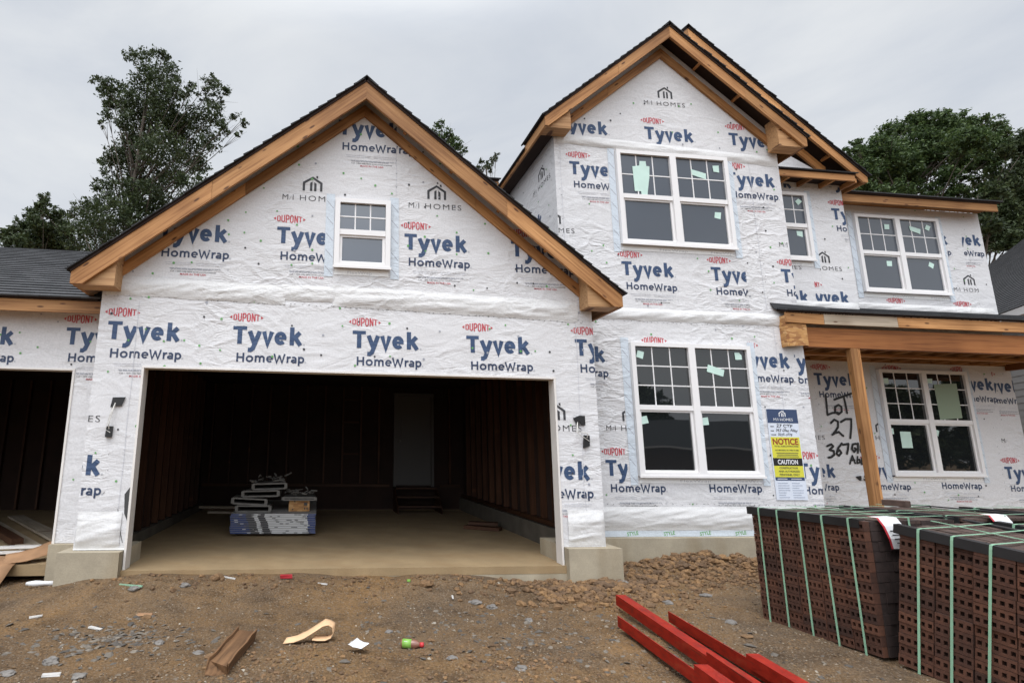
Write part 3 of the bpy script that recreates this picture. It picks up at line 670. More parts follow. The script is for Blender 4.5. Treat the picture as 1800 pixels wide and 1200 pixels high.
# ---- left side wall of the two-storey block (above the garage roof), with its printing
bm = NB(); box(bm, 5.384, 5.52, .877, 6.8, .2, 6.02)
plS = Plane((5.384, 0, 0), (0, -1, 0), (0, 0, 1), (-1, 0, 0))
print_unit(bm, plS, -2.05, 4.58, (None, None, None, None), 'dthl'); print_unit(bm, plS, -3.4, 5.62, (None, None, None, None), 'dth')
logo_unit(bm, plS, -1.6, 5.4, (None, None, None, None))
staples(bm, plS, -.86, 4.2, -.86, 5.9, .08); caps(bm, plS, lambda x, z: True, 20, -2.6, -.9, 3.9, 5.9)
mk('side_wall', bm, WM_LIST, house, recalc=False)
# ---- set-back middle wall and right-hand wall
b_poly = [(9.03, 3.0), (11.03, 3.0), (11.03, 6.02), (9.9, 6.6), (9.03, 7.4)]
def b_extra(bm, pl):
    staples(bm, pl, 10.40, 3.8, 10.36, 5.9, .09); staples(bm, pl, 9.5, 3.78, 11.0, 3.75, .1); staples(bm, pl, 10.3, 5.92, 11.0, 5.80, .08)
wall('recessed_wall', 'b', b_poly, .14, 26, {'fn': b_extra, 'z': (3.0, 5.94)}, clipx=(9.08, 11.03))
r_poly = [(9.06, -.05), (14.572, -.05), (14.572, 5.93), (11.035, 5.93), (11.035, 3.9), (9.06, 3.9)]
def r_extra(bm, pl):
    for x in (10.55, 13.98): staples(bm, pl, x, .5, x, 2.7, .12)
    staples(bm, pl, 14.2, 4.0, 14.2, 5.6, .11); staples(bm, pl, 11.2, 3.95, 14.4, 3.97, .1); staples(bm, pl, 9.2, 2.75, 14.4, 2.78, .13)
    staples(bm, pl, 14.05, .5, 14.2, 2.3, .09)
wall('right_wall', 'r', r_poly, .14, 110, {'fn': r_extra, 'z': (-.05, 5.93)}, clipx=(9.08, 14.57))
flap('wrap_flap', 2.13, 11.06, 14.5, 3.86, 4.03, seed=9, amp=.016, ang=.1, top=.0)
flap('wrap_flap', 1.55, 9.1, 11.0, 3.66, 3.83, seed=10, amp=.016, ang=.2)
bm = NB(); box(bm, 8.94, 9.0775, .876, 2.127, .2, 5.9); mk('return_wall', bm, 'wrap', house)
bm = NB(); box(bm, 14.43, 14.5715, 2.272, 9, -.05, 5.93); mk('end_wall', bm, 'wrap', house)
bm = NB(); box(bm, 10.89, 11.0295, 1.692, 2.128, 3.85, 5.93); mk('return_wall', bm, 'wrap', house)

# ---- spray-painted lot number on the porch wall
bm = NB(); pl = front(2.13)
bm.free()
for a_, b_, lab_ in ((0, 4, 'black spray-painted word LOT'), (4, 7, 'black spray-painted number 27'), (7, 17, 'black spray-painted street address'), (17, 18, 'black spray-painted arrow'), (18, 19, None), (19, 20, None)):
    bm = NB()
    for k in range(a_, b_): ribbon(bm, pl, HAND[k], .038 if k < 14 else .03, 0, .0075 + k * .0002)
    o = mk('spray_lettering', bm, 'spray', house, recalc=False)
    if lab_: o['label'] = lab_

# ---- foundations and slabs
bm = NB()
box(bm, -.655, -.03, -.125, .62, -.5, .198); box(bm, OPW + .03, 5.56, -.125, .73, -.5, .198)
box(bm, -.03, OPW + .03, -.043, .3, -.5, -.085)
mk('foundation', bm, 'concrete', house)
bm = NB(); box(bm, 5.565, 9.2, .62, 1.2, -.5, .197); box(bm, 9.205, 14.7, 2.02, 2.6, -.5, -.04); mk('foundation', bm, 'concrete', house)
bm = NB(); box(bm, -.97, -.66, .40, .8, -.5, .197); mk('foundation', bm, 'concrete', house)
bm = NB(); box(bm, -.029, OPW + .029, -.045, .139, -.083, 0.0); box(bm, -.60, 5.30, .14, 6.1, -.08, 0.0); mk('garage_floor', bm, 'slab', house)
bm = NB(); box(bm, -6.2, -.98, .45, 6.3, -.14, -.02); mk('garage_floor', bm, 'slab', house)
bm = NB(); box(bm, 9.21, 14.6, .75, 2.01, -.3, -.03); mk('porch_floor', bm, 'slab', house)

# ---- garage interior
def stud_row(pts, z0, z1, along):
    for (x, y) in pts:
        sx, sy = (.04, .09) if along == 'x' else (.09, .04)
        bm = NB(); box(bm, x - sx / 2, x + sx / 2, y - sy / 2, y + sy / 2, z0, z1)
        mk('stud', bm, 'stud', house, axis=(0, 0, 1))
bm = NB(); box(bm, -.545, -.49, .145, 6.2, 0.001, 3.0); mk('inner_wall', bm, 'ply_shaded', house)
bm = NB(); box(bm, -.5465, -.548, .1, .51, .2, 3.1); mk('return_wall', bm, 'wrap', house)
bm = NB(); box(bm, 5.31, 5.38, .145, 6.2, .28, 2.9); mk('inner_wall', bm, 'ply_shaded', house)
bm = NB(); box(bm, -.489, 5.309, 6.1, 6.2, 0.001, 3.0); mk('inner_wall', bm, 'ply_shaded', house)
bm = NB(); box(bm, -.489, 5.309, .145, 6.099, 2.72, 2.76); mk('ceiling', bm, 'ply_shaded', house)
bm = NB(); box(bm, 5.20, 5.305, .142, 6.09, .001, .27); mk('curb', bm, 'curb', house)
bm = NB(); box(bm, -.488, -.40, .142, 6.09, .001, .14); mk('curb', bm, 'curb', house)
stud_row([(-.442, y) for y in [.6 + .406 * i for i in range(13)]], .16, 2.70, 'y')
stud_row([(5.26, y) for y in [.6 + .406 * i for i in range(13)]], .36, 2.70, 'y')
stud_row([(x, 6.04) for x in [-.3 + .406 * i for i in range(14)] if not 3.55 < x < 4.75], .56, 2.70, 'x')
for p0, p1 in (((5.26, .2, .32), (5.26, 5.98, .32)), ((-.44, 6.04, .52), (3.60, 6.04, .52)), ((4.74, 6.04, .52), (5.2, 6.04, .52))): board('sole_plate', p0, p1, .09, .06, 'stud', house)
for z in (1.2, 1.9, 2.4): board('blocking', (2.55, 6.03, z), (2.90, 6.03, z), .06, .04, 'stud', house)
bm = NB(); box(bm, 3.69, 3.75, 6.0, 6.09, .50, 2.58); box(bm, 4.55, 4.61, 6.0, 6.09, .50, 2.58); box(bm, 3.75, 4.55, 6.0, 6.09, 2.52, 2.58)
dfr = mk('door_frame', bm, 'door', house)
bm = NB(); box(bm, 3.755, 4.545, 6.045, 6.085, .53, 2.515)
for a in ((3.87, 4.43, 1.6, 2.38), (3.87, 4.43, .68, 1.4)): box(bm, a[0], a[1], 6.038, 6.0449, a[2], a[3])
mk('door_leaf', bm, 'door', dfr)
bm = NB(); tube(bm, [(3.83, 6.045, 1.5), (3.83, 5.98, 1.5)], .03); mk('knob', bm, 'metal', dfr)
# ---- second garage interior
bm = NB(); box(bm, -6.2, -.66, 6.2, 6.3, -.02, 3.0); box(bm, -.72, -.66, .65, 6.2, -.02, 3.0); box(bm, -6.2, -.66, .65, 6.3, 2.7, 2.75); box(bm, -6.3, -6.2, .5, 6.3, -.14, 3.1); mk('inner_wall', bm, 'ply_shaded', house)
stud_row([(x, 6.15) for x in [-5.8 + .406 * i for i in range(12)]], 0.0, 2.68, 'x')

# ---- door jambs
bm = NB(); box(bm, -.02, .004, -.014, .15, -.002 + .003, OPH - .002); mk('door_jamb', bm, 'trim', house)
bm = NB(); box(bm, OPW - .004, OPW + .02, -.014, .15, .001, OPH - .002); mk('door_jamb', bm, 'trim', house)
bm = NB(); box(bm, -.02, OPW + .02, -.014, .15, OPH, OPH + .022); mk('door_head', bm, 'trim', house)
bm = NB(); box(bm, -.975, -.95, .486, .65, -.018, OPH + .01); mk('door_jamb', bm, 'trim', house)
bm = NB(); box(bm, -6.1, -.95, .486, .65, OPH + .012, OPH + .034); mk('door_head', bm, 'trim', house)

# ---- roofs
def slope_roof(name, e0, e1, r0, mat='shingle', deck=.03, label=None):
    """e0,e1: ends of the eave edge (underside of deck); r0: point on the ridge above e0. Deck with real overlapping shingle courses."""
    e0, e1, r0 = Vector(e0), Vector(e1), Vector(r0)
    X = (e1 - e0).normalized(); Yv = (r0 - e0).normalized(); N = X.cross(Yv).normalized()
    if N.z < 0: N = -N
    m = Matrix((X, Yv, N)).transposed().to_4x4(); m.translation = e0
    L = (e1 - e0).length; H = (r0 - e0).length
    bm = NB(); v = lambda x, y, z: m @ Vector((x, y, z))
    def bx(x0, x1, y0, y1, z0a, z0b, z1a, z1b, mi):
        q = [bm.verts.new(v(*p)) for p in ((x0, y0, z0a), (x1, y0, z0a), (x1, y1, z0b), (x0, y1, z0b), (x0, y0, z1a), (x1, y0, z1a), (x1, y1, z1b), (x0, y1, z1b))]
        for f in ((3, 2, 1, 0), (4, 5, 6, 7), (0, 1, 5, 4), (1, 2, 6, 5), (2, 3, 7, 6), (3, 0, 4, 7)): bm.faces.new([q[i] for i in f]).material_index = mi
    bx(0, L, 0, H, 0, 0, deck, deck, 1)
    n = int(H / .14)
    for k in range(n + 1):
        y0 = k * .14 - .025; y1 = min(y0 + .15, H)
        if y1 <= y0: continue
        bx(-.018 - random.uniform(0, .016), L + .018 + random.uniform(0, .016), y0, y1, deck + .001, deck + .001, deck + .022, deck + .004, 0)
    me_m = m.copy(); bm.transform(me_m.inverted())
    me = bpy.data.meshes.new(name); bm.to_mesh(me); bm.free(); me.materials.append(M[mat]); me.materials.append(M['ply_shaded'])
    o = link(bpy.data.objects.new(name, me), house, me_m)
    if label: o['label'] = label
    return o
def rake(name, ax, az, tx, slope, y, depth_v, zcut, w=.038, mat='lumber'):
    """barge board in the plane y, from the apex down to the tip, with a level cut at the tip"""
    s = 1 if tx > ax else -1
    L = abs(tx - ax); tz = az - slope * L
    pts = [(ax, az), (tx, tz)]
    if zcut is not None and tz - depth_v < zcut:
        pts += [(tx, zcut), (ax + s * (az - depth_v - zcut) / slope, zcut)]
    else: pts += [(tx, tz - depth_v)]
    pts += [(ax, az - depth_v)]
    xj = ax + s * L * random.uniform(.42, .56)
    for lo in (True, False):
        bm = NB(); prism(bm, pts, y + (0 if lo else .0015), y + w)
        co, no = (xj, 0, 0), ((s, 0, 0) if lo else (-s, 0, 0))
        r = bmesh.ops.bisect_plane(bm, geom=bm.verts[:] + bm.edges[:] + bm.faces[:], plane_co=(xj - s * (.0015 if lo else -.0015), 0, 0), plane_no=no, clear_outer=True)
        bmesh.ops.holes_fill(bm, edges=bm.edges[:])
        mk(name, bm, mat, house, axis=(s, 0, -slope), up=(0, 0, 1))
def gable(ax, az, s, txl, txr, y0, ywall, zl, zr, yback_l, yback_r, mat='shingle2', inner=True, lks=True, barge=.235, toff=.2):
    rl = (ax - txl); rr = (txr - ax)
    slope_roof('roof', (txl, y0 - .012, az - s * rl), (txl, yback_l, az - s * rl), (ax, y0 - .012, az), mat)
    slope_roof('roof', (txr, yback_r, az - s * rr), (txr, y0 - .012, az - s * rr), (ax, yback_r, az), mat)
    bm = NB(); N = 14; L = yback_l - y0
    for k in range(int(L / .3)):
        ya = y0 - .03 + k * .3
        prism(bm, [(ax - .14, az - s * .14 + .056), (ax, az + .066), (ax + .14, az - s * .14 + .056), (ax + .14, az - s * .14 + .068), (ax, az + .08), (ax - .14, az - s * .14 + .068)], ya, ya + .31 if k % 2 else ya + .305)
    mk('ridge_cap', bm, mat, house)
    rake('barge_board', ax, az - .001, txl, s, y0, barge, zl); rake('barge_board', ax + .0005, az - .001, txr, s, y0, barge, zr)
    if inner:
        rake('rake_trim', ax, az - toff, txl + .30, s, ywall - .045, .155, None); rake('rake_trim', ax + .0005, az - toff, txr - .30, s, ywall - .045, .155, None)
    if lks:
        for sd, L in ((-1, rl), (1, rr)):
            k = .55
            while k < L - .35:
                x = ax + sd * k; z = az - s * k
                board('lookout', (x, y0 + .04, z - .052), (x, ywall - .047, z - .052), .04, .088, 'lumber2', house, up=(sd * s, 0, 1))
                k += .61
def eave_box(xa, xb, zb, y0, y1, az, ax, s, side_in):
    """boxed return at the foot of a rake: face, underside and inner end"""
    f = lambda x: az - s * abs(x - ax) - .02
    bm = NB(); prism(bm, [(xa, zb), (xb, zb), (xb, f(xb)), (xa, f(xa))], y0 + .045, y1)
    return mk('eave_return', bm, 'pine', house, axis=(1, 0, 0))
# garage gable
gable(AX, AZ, SG, -.785, 5.69, -.30, 0.0, 3.055, 3.055, 7.0, .72, toff=.155)
eave_box(-.78, -.33, 3.057, -.30, -.02, AZ, AX, SG, 1); eave_box(5.262, 5.685, 3.057, -.30, -.02, AZ, AX, SG, -1)
board('fascia', (-.767, -.26, 3.12), (-.767, .44, 3.12), .036, .13, 'lumber', house); board('fascia', (5.672, -.26, 3.12), (5.672, .70, 3.12), .036, .14, 'lumber', house)
# small front gable of the two-storey block
gable(MX, MZ, SM, 5.13, 9.335, .435, .735, 5.955, 5.955, 1.25, 1.53, barge=.185, toff=.19)
eave_box(5.14, 5.545, 5.957, .435, .70, MZ, MX, SM, 1); eave_box(8.90, 9.33, 5.957, .435, .70, MZ, MX, SM, -1)
board('fascia', (5.148, .475, 6.02), (5.148, 6.8, 6.02), .036, .13, 'lumber', house)
bm = NB(); box(bm, 5.168, 5.38, .74, 6.8, 5.985, 5.995); mk('soffit', bm, 'ply_shaded', house)
board('fascia', (9.316, .475, 6.02), (9.316, 1.2, 6.02), .036, .13, 'lumber', house)
# main gable behind it
BX, BZ, SB = 8.195, 8.60, .85
slope_roof('roof', (BX - 3.055, 1.252, BZ - SB * 3.055), (BX - 3.055, 7.5, BZ - SB * 3.055), (BX, 1.252, BZ), 'shingle2')
slope_roof('roof', (11.25, 7.5, BZ - SB * 3.055), (11.25, 1.238, BZ - SB * 3.055), (BX, 7.5, BZ), 'shingle2')
bm = NB()
for k in range(20):
    ya = 1.22 + k * .3; prism(bm, [(BX - .14, BZ - SB * .14 + .056), (BX, BZ + .066), (BX + .14, BZ - SB * .14 + .056), (BX + .14, BZ - SB * .14 + .068), (BX, BZ + .08), (BX - .14, BZ - SB * .14 + .068)], ya, ya + .31 if k % 2 else ya + .305)
mk('ridge_cap', bm, 'shingle2', house)
rake('barge_board', BX, BZ - .001, 11.25, SB, 1.25, .17, 5.905); rake('barge_board', BX - .0005, BZ - .001, 7.3, SB, 1.25, .17, None)
rake('rake_trim', BX, BZ - .14, 10.75, SB, 1.505, .19, None, mat='lumber2')
for k in (1.35, 1.96, 2.5): board('lookout', (BX + k, 1.29, BZ - SB * k - .052), (BX + k, 1.50, BZ - SB * k - .052), .04, .088, 'lumber2', house, up=(SB, 0, 1))
# pent return across the foot of that gable
board('fascia', (9.085, 1.247, 5.955), (10.98, 1.247, 5.955), .036, .11, 'lumber', house)
slope_roof('pent_roof', (9.085, 1.225, 6.012), (11.0, 1.225, 6.012), (9.085, 1.545, 6.14), 'shingle2', .02)
for k in range(5): board('lookout', (9.35 + k * .42, 1.268, 5.93), (9.35 + k * .42, 1.548, 5.93), .04, .08, 'lumber2', house)
board('fascia', (11.235, 1.29, 5.955), (11.235, 1.82, 5.955), .03, .10, 'lumber', house)
bm = NB(); box(bm, 9.085, 11.21, 1.27, 1.545, 5.975, 5.985); mk('soffit', bm, 'ply_shaded', house)
# right-hand wing
board('fascia', (11.04, 1.845, 5.915), (14.60, 1.845, 5.915), .036, .145, 'lumber', house)
slope_roof('roof', (11.0, 1.80, 5.99), (14.64, 1.80, 5.99), (11.0, 5.2, 7.20), 'shingle')
slope_roof('roof', (14.64, 8.6, 5.99), (11.0, 8.6, 5.99), (14.64, 5.2, 7.20), 'shingle')
bm = NB(); box(bm, 11.04, 14.58, 1.866, 2.128, 5.935, 5.945); mk('soffit', bm, 'lumber2', house, axis=(1, 0, 0))
bm = NB(); extr(bm, [(14.44, 2.3, 5.94), (14.44, 8.2, 5.94), (14.44, 5.2, 7.1)], (.128, 0, 0)); mk('end_gable', bm, 'wrap', house)
# left-hand wing seen between the two gables
bm = NB(); box(bm, 2.6, 5.38, 2.8, 2.94, 3.2, 6.0)
plw = front(2.8)
for a in (4.3, 2.9): print_unit(bm, plw, a, 5.35, (None, 5.38, None, None), 'dth')
mk('rear_wall', bm, WM_LIST, house, recalc=False)
board('fascia', (2.5, 2.50, 6.03), (5.11, 2.50, 6.03), .036, .15, 'lumber', house)
slope_roof('roof', (2.45, 2.46, 6.11), (5.11, 2.46, 6.11), (2.45, 4.0, 6.6), 'shingle')
# second garage roof
board('fascia', (-6.4, .24, 2.915), (-.56, .24, 2.915), .036, .145, 'lumber', house)
slope_roof('roof', (-6.6, .20, 2.99), (-.66, .20, 2.99), (-6.6, 3.2, 4.60), 'shingle')
slope_roof('roof', (-.66, 6.2, 2.99), (-6.6, 6.2, 2.99), (-.66, 3.2, 4.60), 'shingle')
bm = NB(); box(bm, -6.4, -.56, .262, .498, 2.93, 2.94); mk('soffit', bm, 'lumber2', house, axis=(1, 0, 0))

# ---- porch
board('fascia', (8.73, .60, 3.265), (9.33, .60, 3.25), .036, .15, 'lumber', house)
o = board('fascia', (9.335, .598, 3.255), (10.55, .598, 3.255), .032, .155, 'greywood', house); o['label'] = 'weathered grey length of porch fascia'
board('fascia', (10.553, .598, 3.255), (15.6, .598, 3.255), .036, .155, 'lumber', house)
bm = NB(); prism(bm, [(8.75, 2.84), (9.06, 2.86), (9.06, 3.18), (8.735, 3.18)], .615, .634); mk('end_panel', bm, 'osb', house)
bm = NB(); box(bm, 8.73, 8.748, .619, .733, 2.84, 3.30); mk('end_panel', bm, 'osb', house)
board('porch_beam', (9.085, .70, 2.995), (15.5, .70, 2.995), .09, .29, 'beam', house)
board('porch_beam', (14.5, .75, 2.98), (14.5, 2.12, 2.98), .09, .26, 'beam', house)
board('ledger', (9.09, 2.10, 3.02), (14.44, 2.10, 3.02), .04, .19, 'lumber2', house)
for k in range(14): board('ceiling_joist', (9.3 + k * .40, .75, 2.99), (9.3 + k * .40, 2.07, 2.99), .04, .14, 'lumber2', house)
board('ceiling_strip', (9.09, 1.4, 2.895), (14.4, 1.4, 2.895), .09, .036, 'lumber2', house)
slope_roof('porch_roof', (8.72, .565, 3.335), (15.7, .565, 3.335), (8.72, 2.125, 3.865), 'shingle')
bm = NB(); extr(bm, [(8.66, .70, 3.40), (9.5, .60, 3.395), (9.5, .728, 3.47), (8.62, .728, 3.50)], (0, -.004, .012)); mk('flashing', bm, 'felt', house)
bm = NB(); m4 = Matrix.Translation((9.84, .70, 1.3)); box(bm, 9.775, 9.888, .655, .745, -.03, 2.848); bevel(bm, .004); mk('porch_post', bm, 'lumber', house, axis=(0, 0, 1))
bm = NB(); box(bm, 9.891, 9.929, .662, .745, -.03, 2.848); mk('porch_post', bm, 'lumber', house, axis=(0, 0, 1))

# ---- windows
def window(key, x0, x1, z0, z1, cols, rows, units=2, stk=(), yoff=0.0, mid=.5):
    y = WY[key]; f0 = y - .062
    bm = NB()
    fw, mw = .062, .10
    box(bm, x0, x0 + fw, f0, y - .001, z0, z1); box(bm, x1 - fw, x1, f0, y - .001, z0, z1)
    box(bm, x0 + fw, x1 - fw, f0, y - .001, z1 - .055, z1); box(bm, x0 + fw, x1 - fw, f0, y - .001, z0, z0 + .05)
    box(bm, x0 - .012, x1 + .012, f0 - .012, f0 - .0005, z0 - .018, z0 + .012)
    xs = [(x0 + fw, x1 - fw)]
    if units == 2:
        xm = (x0 + x1) / 2
        box(bm, xm - mw / 2, xm + mw / 2, f0, y - .001, z0 + .05, z1 - .055)
        xs = [(x0 + fw, xm - mw / 2), (xm + mw / 2, x1 - fw)]
    fr = mk('window', bm, 'vinyl', house)
    zm = z0 + (z1 - z0) * mid
    for (a, b) in xs:
        bm = NB(); box(bm, a + .001, b - .001, f0 + .012, y - .004, zm - .028, zm + .042); mk('meeting_rail', bm, 'vinyl', fr)
        bm = NB()                                   # lower sash, set back behind the upper one
        box(bm, a + .001, a + .036, f0 + .034, y - .003, z0 + .0505, zm - .029); box(bm, b - .036, b - .001, f0 + .034, y - .003, z0 + .0505, zm - .029)
        box(bm, a + .036, b - .036, f0 + .034, y - .003, z0 + .0505, z0 + .082); box(bm, a + .036, b - .036, f0 + .034, y - .003, zm - .055, zm - .029)
        mk('sash', bm, 'vinyl', fr)
        bm = NB(); box(bm, a + .03, b - .03, y - .0072, y - .0055, z0 + .08, zm - .05); mk('glass', bm, 'glass' if z0 > 3 else 'glass_shaded', fr, origin=(a, y, z0))
        bm = NB(); box(bm, a, b, y - .022, y - .020, zm + .04, z1 - .053); mk('glass', bm, 'glass' if z0 > 3 else 'glass_shaded', fr, origin=(a, y, zm))
        bm = NB(); zt, zb_ = z1 - .055, zm + .042
        for k in range(1, cols):
            x = a + (b - a) * k / cols; box(bm, x - .008, x + .008, y - .027, y - .0222, zb_, zt)
        for k in range(1, rows):
            z = zb_ + (zt - zb_) * k / rows; box(bm, a, b, y - .0285, y - .0225, z - .008, z + .008)
        mk('grille', bm, 'vinyl', fr)
    for s in stk:
        zc = sum(p[1] for p in s) / len(s); xc = sum(p[0] for p in s) / len(s)
        yy = y - .0295 if zc > zm else y - .0085
        bm = NB(); prism(bm, s, yy - .0006, yy); o = mk('sticker', bm, 'stickery' if (key == 'r' and zc < 2.9 and xc > 12.7 and max(p[1] for p in s) - min(p[1] for p in s) > .5) else 'sticker', fr)
    # flashing tape strips down both sides with slanting print, and a printed strip under the sill
    pl = front(y)
    for xa in (x0 - .115, x1 + .008):
        bm = NB(); n = 14; tw = .108
        za, zb_ = z0 - .12, z1 + .07
        quad(bm, [pl.at(xa, za, .0065), pl.at(xa + tw, za, .0065), pl.at(xa + tw + random.uniform(-.01, .01), zb_, .0065), pl.at(xa + random.uniform(-.01, .01), zb_, .0065)], 0)
        zz = za + .03
        while zz < zb_ - .12:
            for q in range(4):
                t0, t1 = q / 4 + .02, (q + 1) / 4 - random.uniform(.02, .07)
                ribbon(bm, pl, [(xa + .012 + t0 * .085, zz + .10 - t0 * .10), (xa + .012 + t1 * .085, zz + .10 - t1 * .10)], .008, 1, .0072)
            zz += .215
        mk('flashing_tape', bm, ['tape', 'midgrey'], house, recalc=False)
    bm = NB(); quad(bm, [pl.at(x0 + .01, z0 - .092, .0065), pl.at(x1 - .01, z0 - .092, .0065), pl.at(x1 - .02, z0 - .02, .0065), pl.at(x0 + .02, z0 - .02, .0065)], 0)
    for k in range(2 if units == 2 else 1):
        stamp(bm, pl, text_geo('FlexWrap', .0, 1.05), x0 + (x1 - x0) * (.33 + .45 * k if units == 2 else .25), z0 - .075, .45 if units == 2 else .3, .035, 1, .0075)
    mk('flashing_tape', bm, ['seam', 'faint'], house, recalc=False)
    return fr
window('g', 2.118, 2.815, 3.484, 4.380, 3, 2, 1)
window('m', 6.338, 8.158, 4.307, 5.805, 3, 2, 2, STICK['uw'])
window('m', 6.336, 8.170, .984, 2.828, 3, 3, 2, STICK['lw'])
window('b', 9.58, 10.285, 4.53, 5.76, 3, 2, 1, STICK['mw'])
window('r', 11.81, 13.592, 4.235, 5.738, 3, 2, 2, STICK['rw'])
window('r', 11.79, 13.568, .973, 2.80, 3, 3, 2, STICK['pw'])

# ---- light boxes cut into the garage piers and the porch wall, with loose wires
def lamp_hole(x, z, k):
    bm = NB(); pl = front(0)
    if k == 0:
        flapp = [(x, z), (x + .015, z + .11), (x + .15, z + .115), (x + .115, z + .015), (x + .055, z + .012), (x + .05, z + .06), (x + .022, z)]
        bxp = [(x - .02, z - .33), (x + .045, z - .33), (x + .05, z - .21), (x - .015, z - .21)]
    else:
        flapp = [(x, z + .10), (x + .05, z), (x + .075, z + .01), (x + .078, z + .07), (x + .095, z + .015), (x + .15, z + .015), (x + .148, z + .13), (x + .08, z + .132)]
        bxp = [(x + .11, z - .26), (x + .185, z - .235), (x + .19, z - .11), (x + .125, z - .105)]
    prism(bm, flapp, -.022, -.008); mk('wrap_hole', bm, 'black', house)
    bm = NB(); prism(bm, bxp, -.035, -.001); o = mk('light_box', bm, 'black', house)
    cx, cz = bxp[3]
    bm = NB(); tube(bm, [(x + .05, -.02, z + .05), (x + .035, -.05, z - .06), (cx + .03, -.06, cz + .02), (cx + .03, -.035, cz - .03)], .006, 6)
    tube(bm, [(x + .045, -.02, z + .04), (x + .02, -.06, z - .08), (cx, -.05, cz - .04), (cx + .05, -.045, cz - .07)], .004, 6)
    mk('wire', bm, 'wire', o)
lamp_hole(-.315, 1.72, 0); lamp_hole(5.10, 1.60, 1)
bm = NB(); prism(bm, [(11.22, .90), (11.30, .84), (11.36, .88), (11.34, .96), (11.25, .97)], 2.09, 2.125); o = mk('light_box', bm, 'metal', house)
bm = NB(); prism(bm, [(11.08, .945), (11.15, .88), (11.16, .96)], 2.09, 2.125); mk('wrap_hole', bm, 'black', house)
bm = NB(); tube(bm, [(11.3, 2.08, .86), (11.26, 2.06, .70), (11.34, 2.06, .62), (11.42, 2.08, .66)], .005, 6); tube(bm, [(11.15, 2.1, .93), (11.24, 2.08, .92)], .006, 6); mk('wire', bm, 'wire', o)

# =================================================================== GROUND
def gh(x, y):
    """height of the bare ground"""
    h = GZ + .035 * noise.noise((x * .5, y * .5, 0)) + .02 * noise.noise((x * 1.7, y * 1.7, 3))
    h += .012 * noise.noise((x * 5.3, y * 5.3, 7))
    # dug-out clay heaped against the main foundation
    m = math.exp(-((x - 7.0) / 1.7) ** 2 - ((y - .35) / .42) ** 2)
    h += .17 * m * (1 + .7 * noise.noise((x * 2.2, y * 2.2, 9))) + .07 * m * noise.noise((x * 6, y * 6, 2)) + .035 * m * noise.noise((x * 14, y * 14, 5))
    m2 = math.exp(-((x - 2.0) / 3.2) ** 2 - ((y + .35) / .35) ** 2); h += .06 * m2 * (1 + .8 * noise.noise((x * 2.4, y * 2.4, 5)))
    h += .115 * math.exp(-((x - 1.8) / 2.35) ** 8 - ((y + .05) / .42) ** 2) + .05 * math.exp(-((x + .4) / .7) ** 2 - ((y + .1) / .5) ** 2)
    m3 = math.exp(-((x - 2.05) / .5) ** 2 - ((y + 2.25) / .35) ** 2); h += .07 * m3
    m4 = math.exp(-((x - 3.2) / .7) ** 2 - ((y + 2.4) / .5) ** 2); h += .04 * m4 * (1 + noise.noise((x * 6, y * 6, 1)))
    m5 = math.exp(-((x - 5.0) / .7) ** 2 - ((y + .55) / .3) ** 2); h += .07 * m5 * (1 + .8 * noise.noise((x * 3, y * 3, 8)))
    h -= .17 * math.exp(-((x - 6.75) / .75) ** 4 - ((y + 3.75) / .75) ** 2)
    if y < -4: h -= .05 * (-4 - y) if y > -20 else .8
    return h
bm = NB()
def axis_pts(a, b, step, far):
    p = []; x = a
    while x <= b + 1e-6: p.append(x); x += step
    s = step; lo, hi = [], []
    while p[0] - s > -far: lo.append(p[0] - s); p.insert(0, p[0] - s); s *= 1.35
    p.insert(0, -far); s = step
    while p[-1] + s < far: p.append(p[-1] + s); s *= 1.35
    p.append(far); return p
gx, gy = axis_pts(-3.0, 9.5, .05, 400), axis_pts(-4.0, 1.0, .05, 400)
grid = [[bm.verts.new((x, y, gh(x, y) if abs(x) < 60 and abs(y) < 60 else GZ - .8 if y < -20 else GZ)) for x in gx] for y in gy]
for a, b in zip(grid, grid[1:]):
    for i in range(len(gx) - 1): bm.faces.new((a[i], a[i + 1], b[i + 1], b[i]))
o = mk('ground', bm, 'earth', smooth=True); o['kind'] = 'structure'; o['label'] = 'bare brown earth and gravel in front of the house'

def stone(bm, x, y, r, flat=.55, mi=0, zoff=.25):
    rot = Matrix.Rotation(random.uniform(0, 6.3), 3, 'Z') @ Matrix.Rotation(random.uniform(-.5, .5), 3, 'X')
    sx, sy = random.uniform(.7, 1.4), random.uniform(.7, 1.3)
    z = gh(x, y) + r * flat * zoff
    vs = []
    for (a, b, c) in ((1, 0, -.2), (.35, .9, .1), (-.8, .55, -.15), (-.75, -.6, .1), (.4, -.95, -.1), (.25, .1, 1), (-.2, -.15, .85), (0, 0, -.9)):
        k = random.uniform(.75, 1.2); p = rot @ Vector((a * r * sx * k, b * r * sy * k, c * r * flat * k)); vs.append(bm.verts.new((x + p.x, y + p.y, z + p.z)))
    for f in ((0, 1, 5), (1, 2, 5), (2, 6, 5), (2, 3, 6), (3, 4, 6), (4, 0, 5), (4, 5, 6), (1, 0, 7), (2, 1, 7), (3, 2, 7), (4, 3, 7), (0, 4, 7)):
        bm.faces.new([vs[i] for i in f]).material_index = mi
_ico = bmesh.new(); bmesh.ops.create_icosphere(_ico, subdivisions=2, radius=1)
ICO_V = [v.co.copy() for v in _ico.verts]; ICO_F = [tuple(v.index for v in f.verts) for f in _ico.faces]; _ico.free()
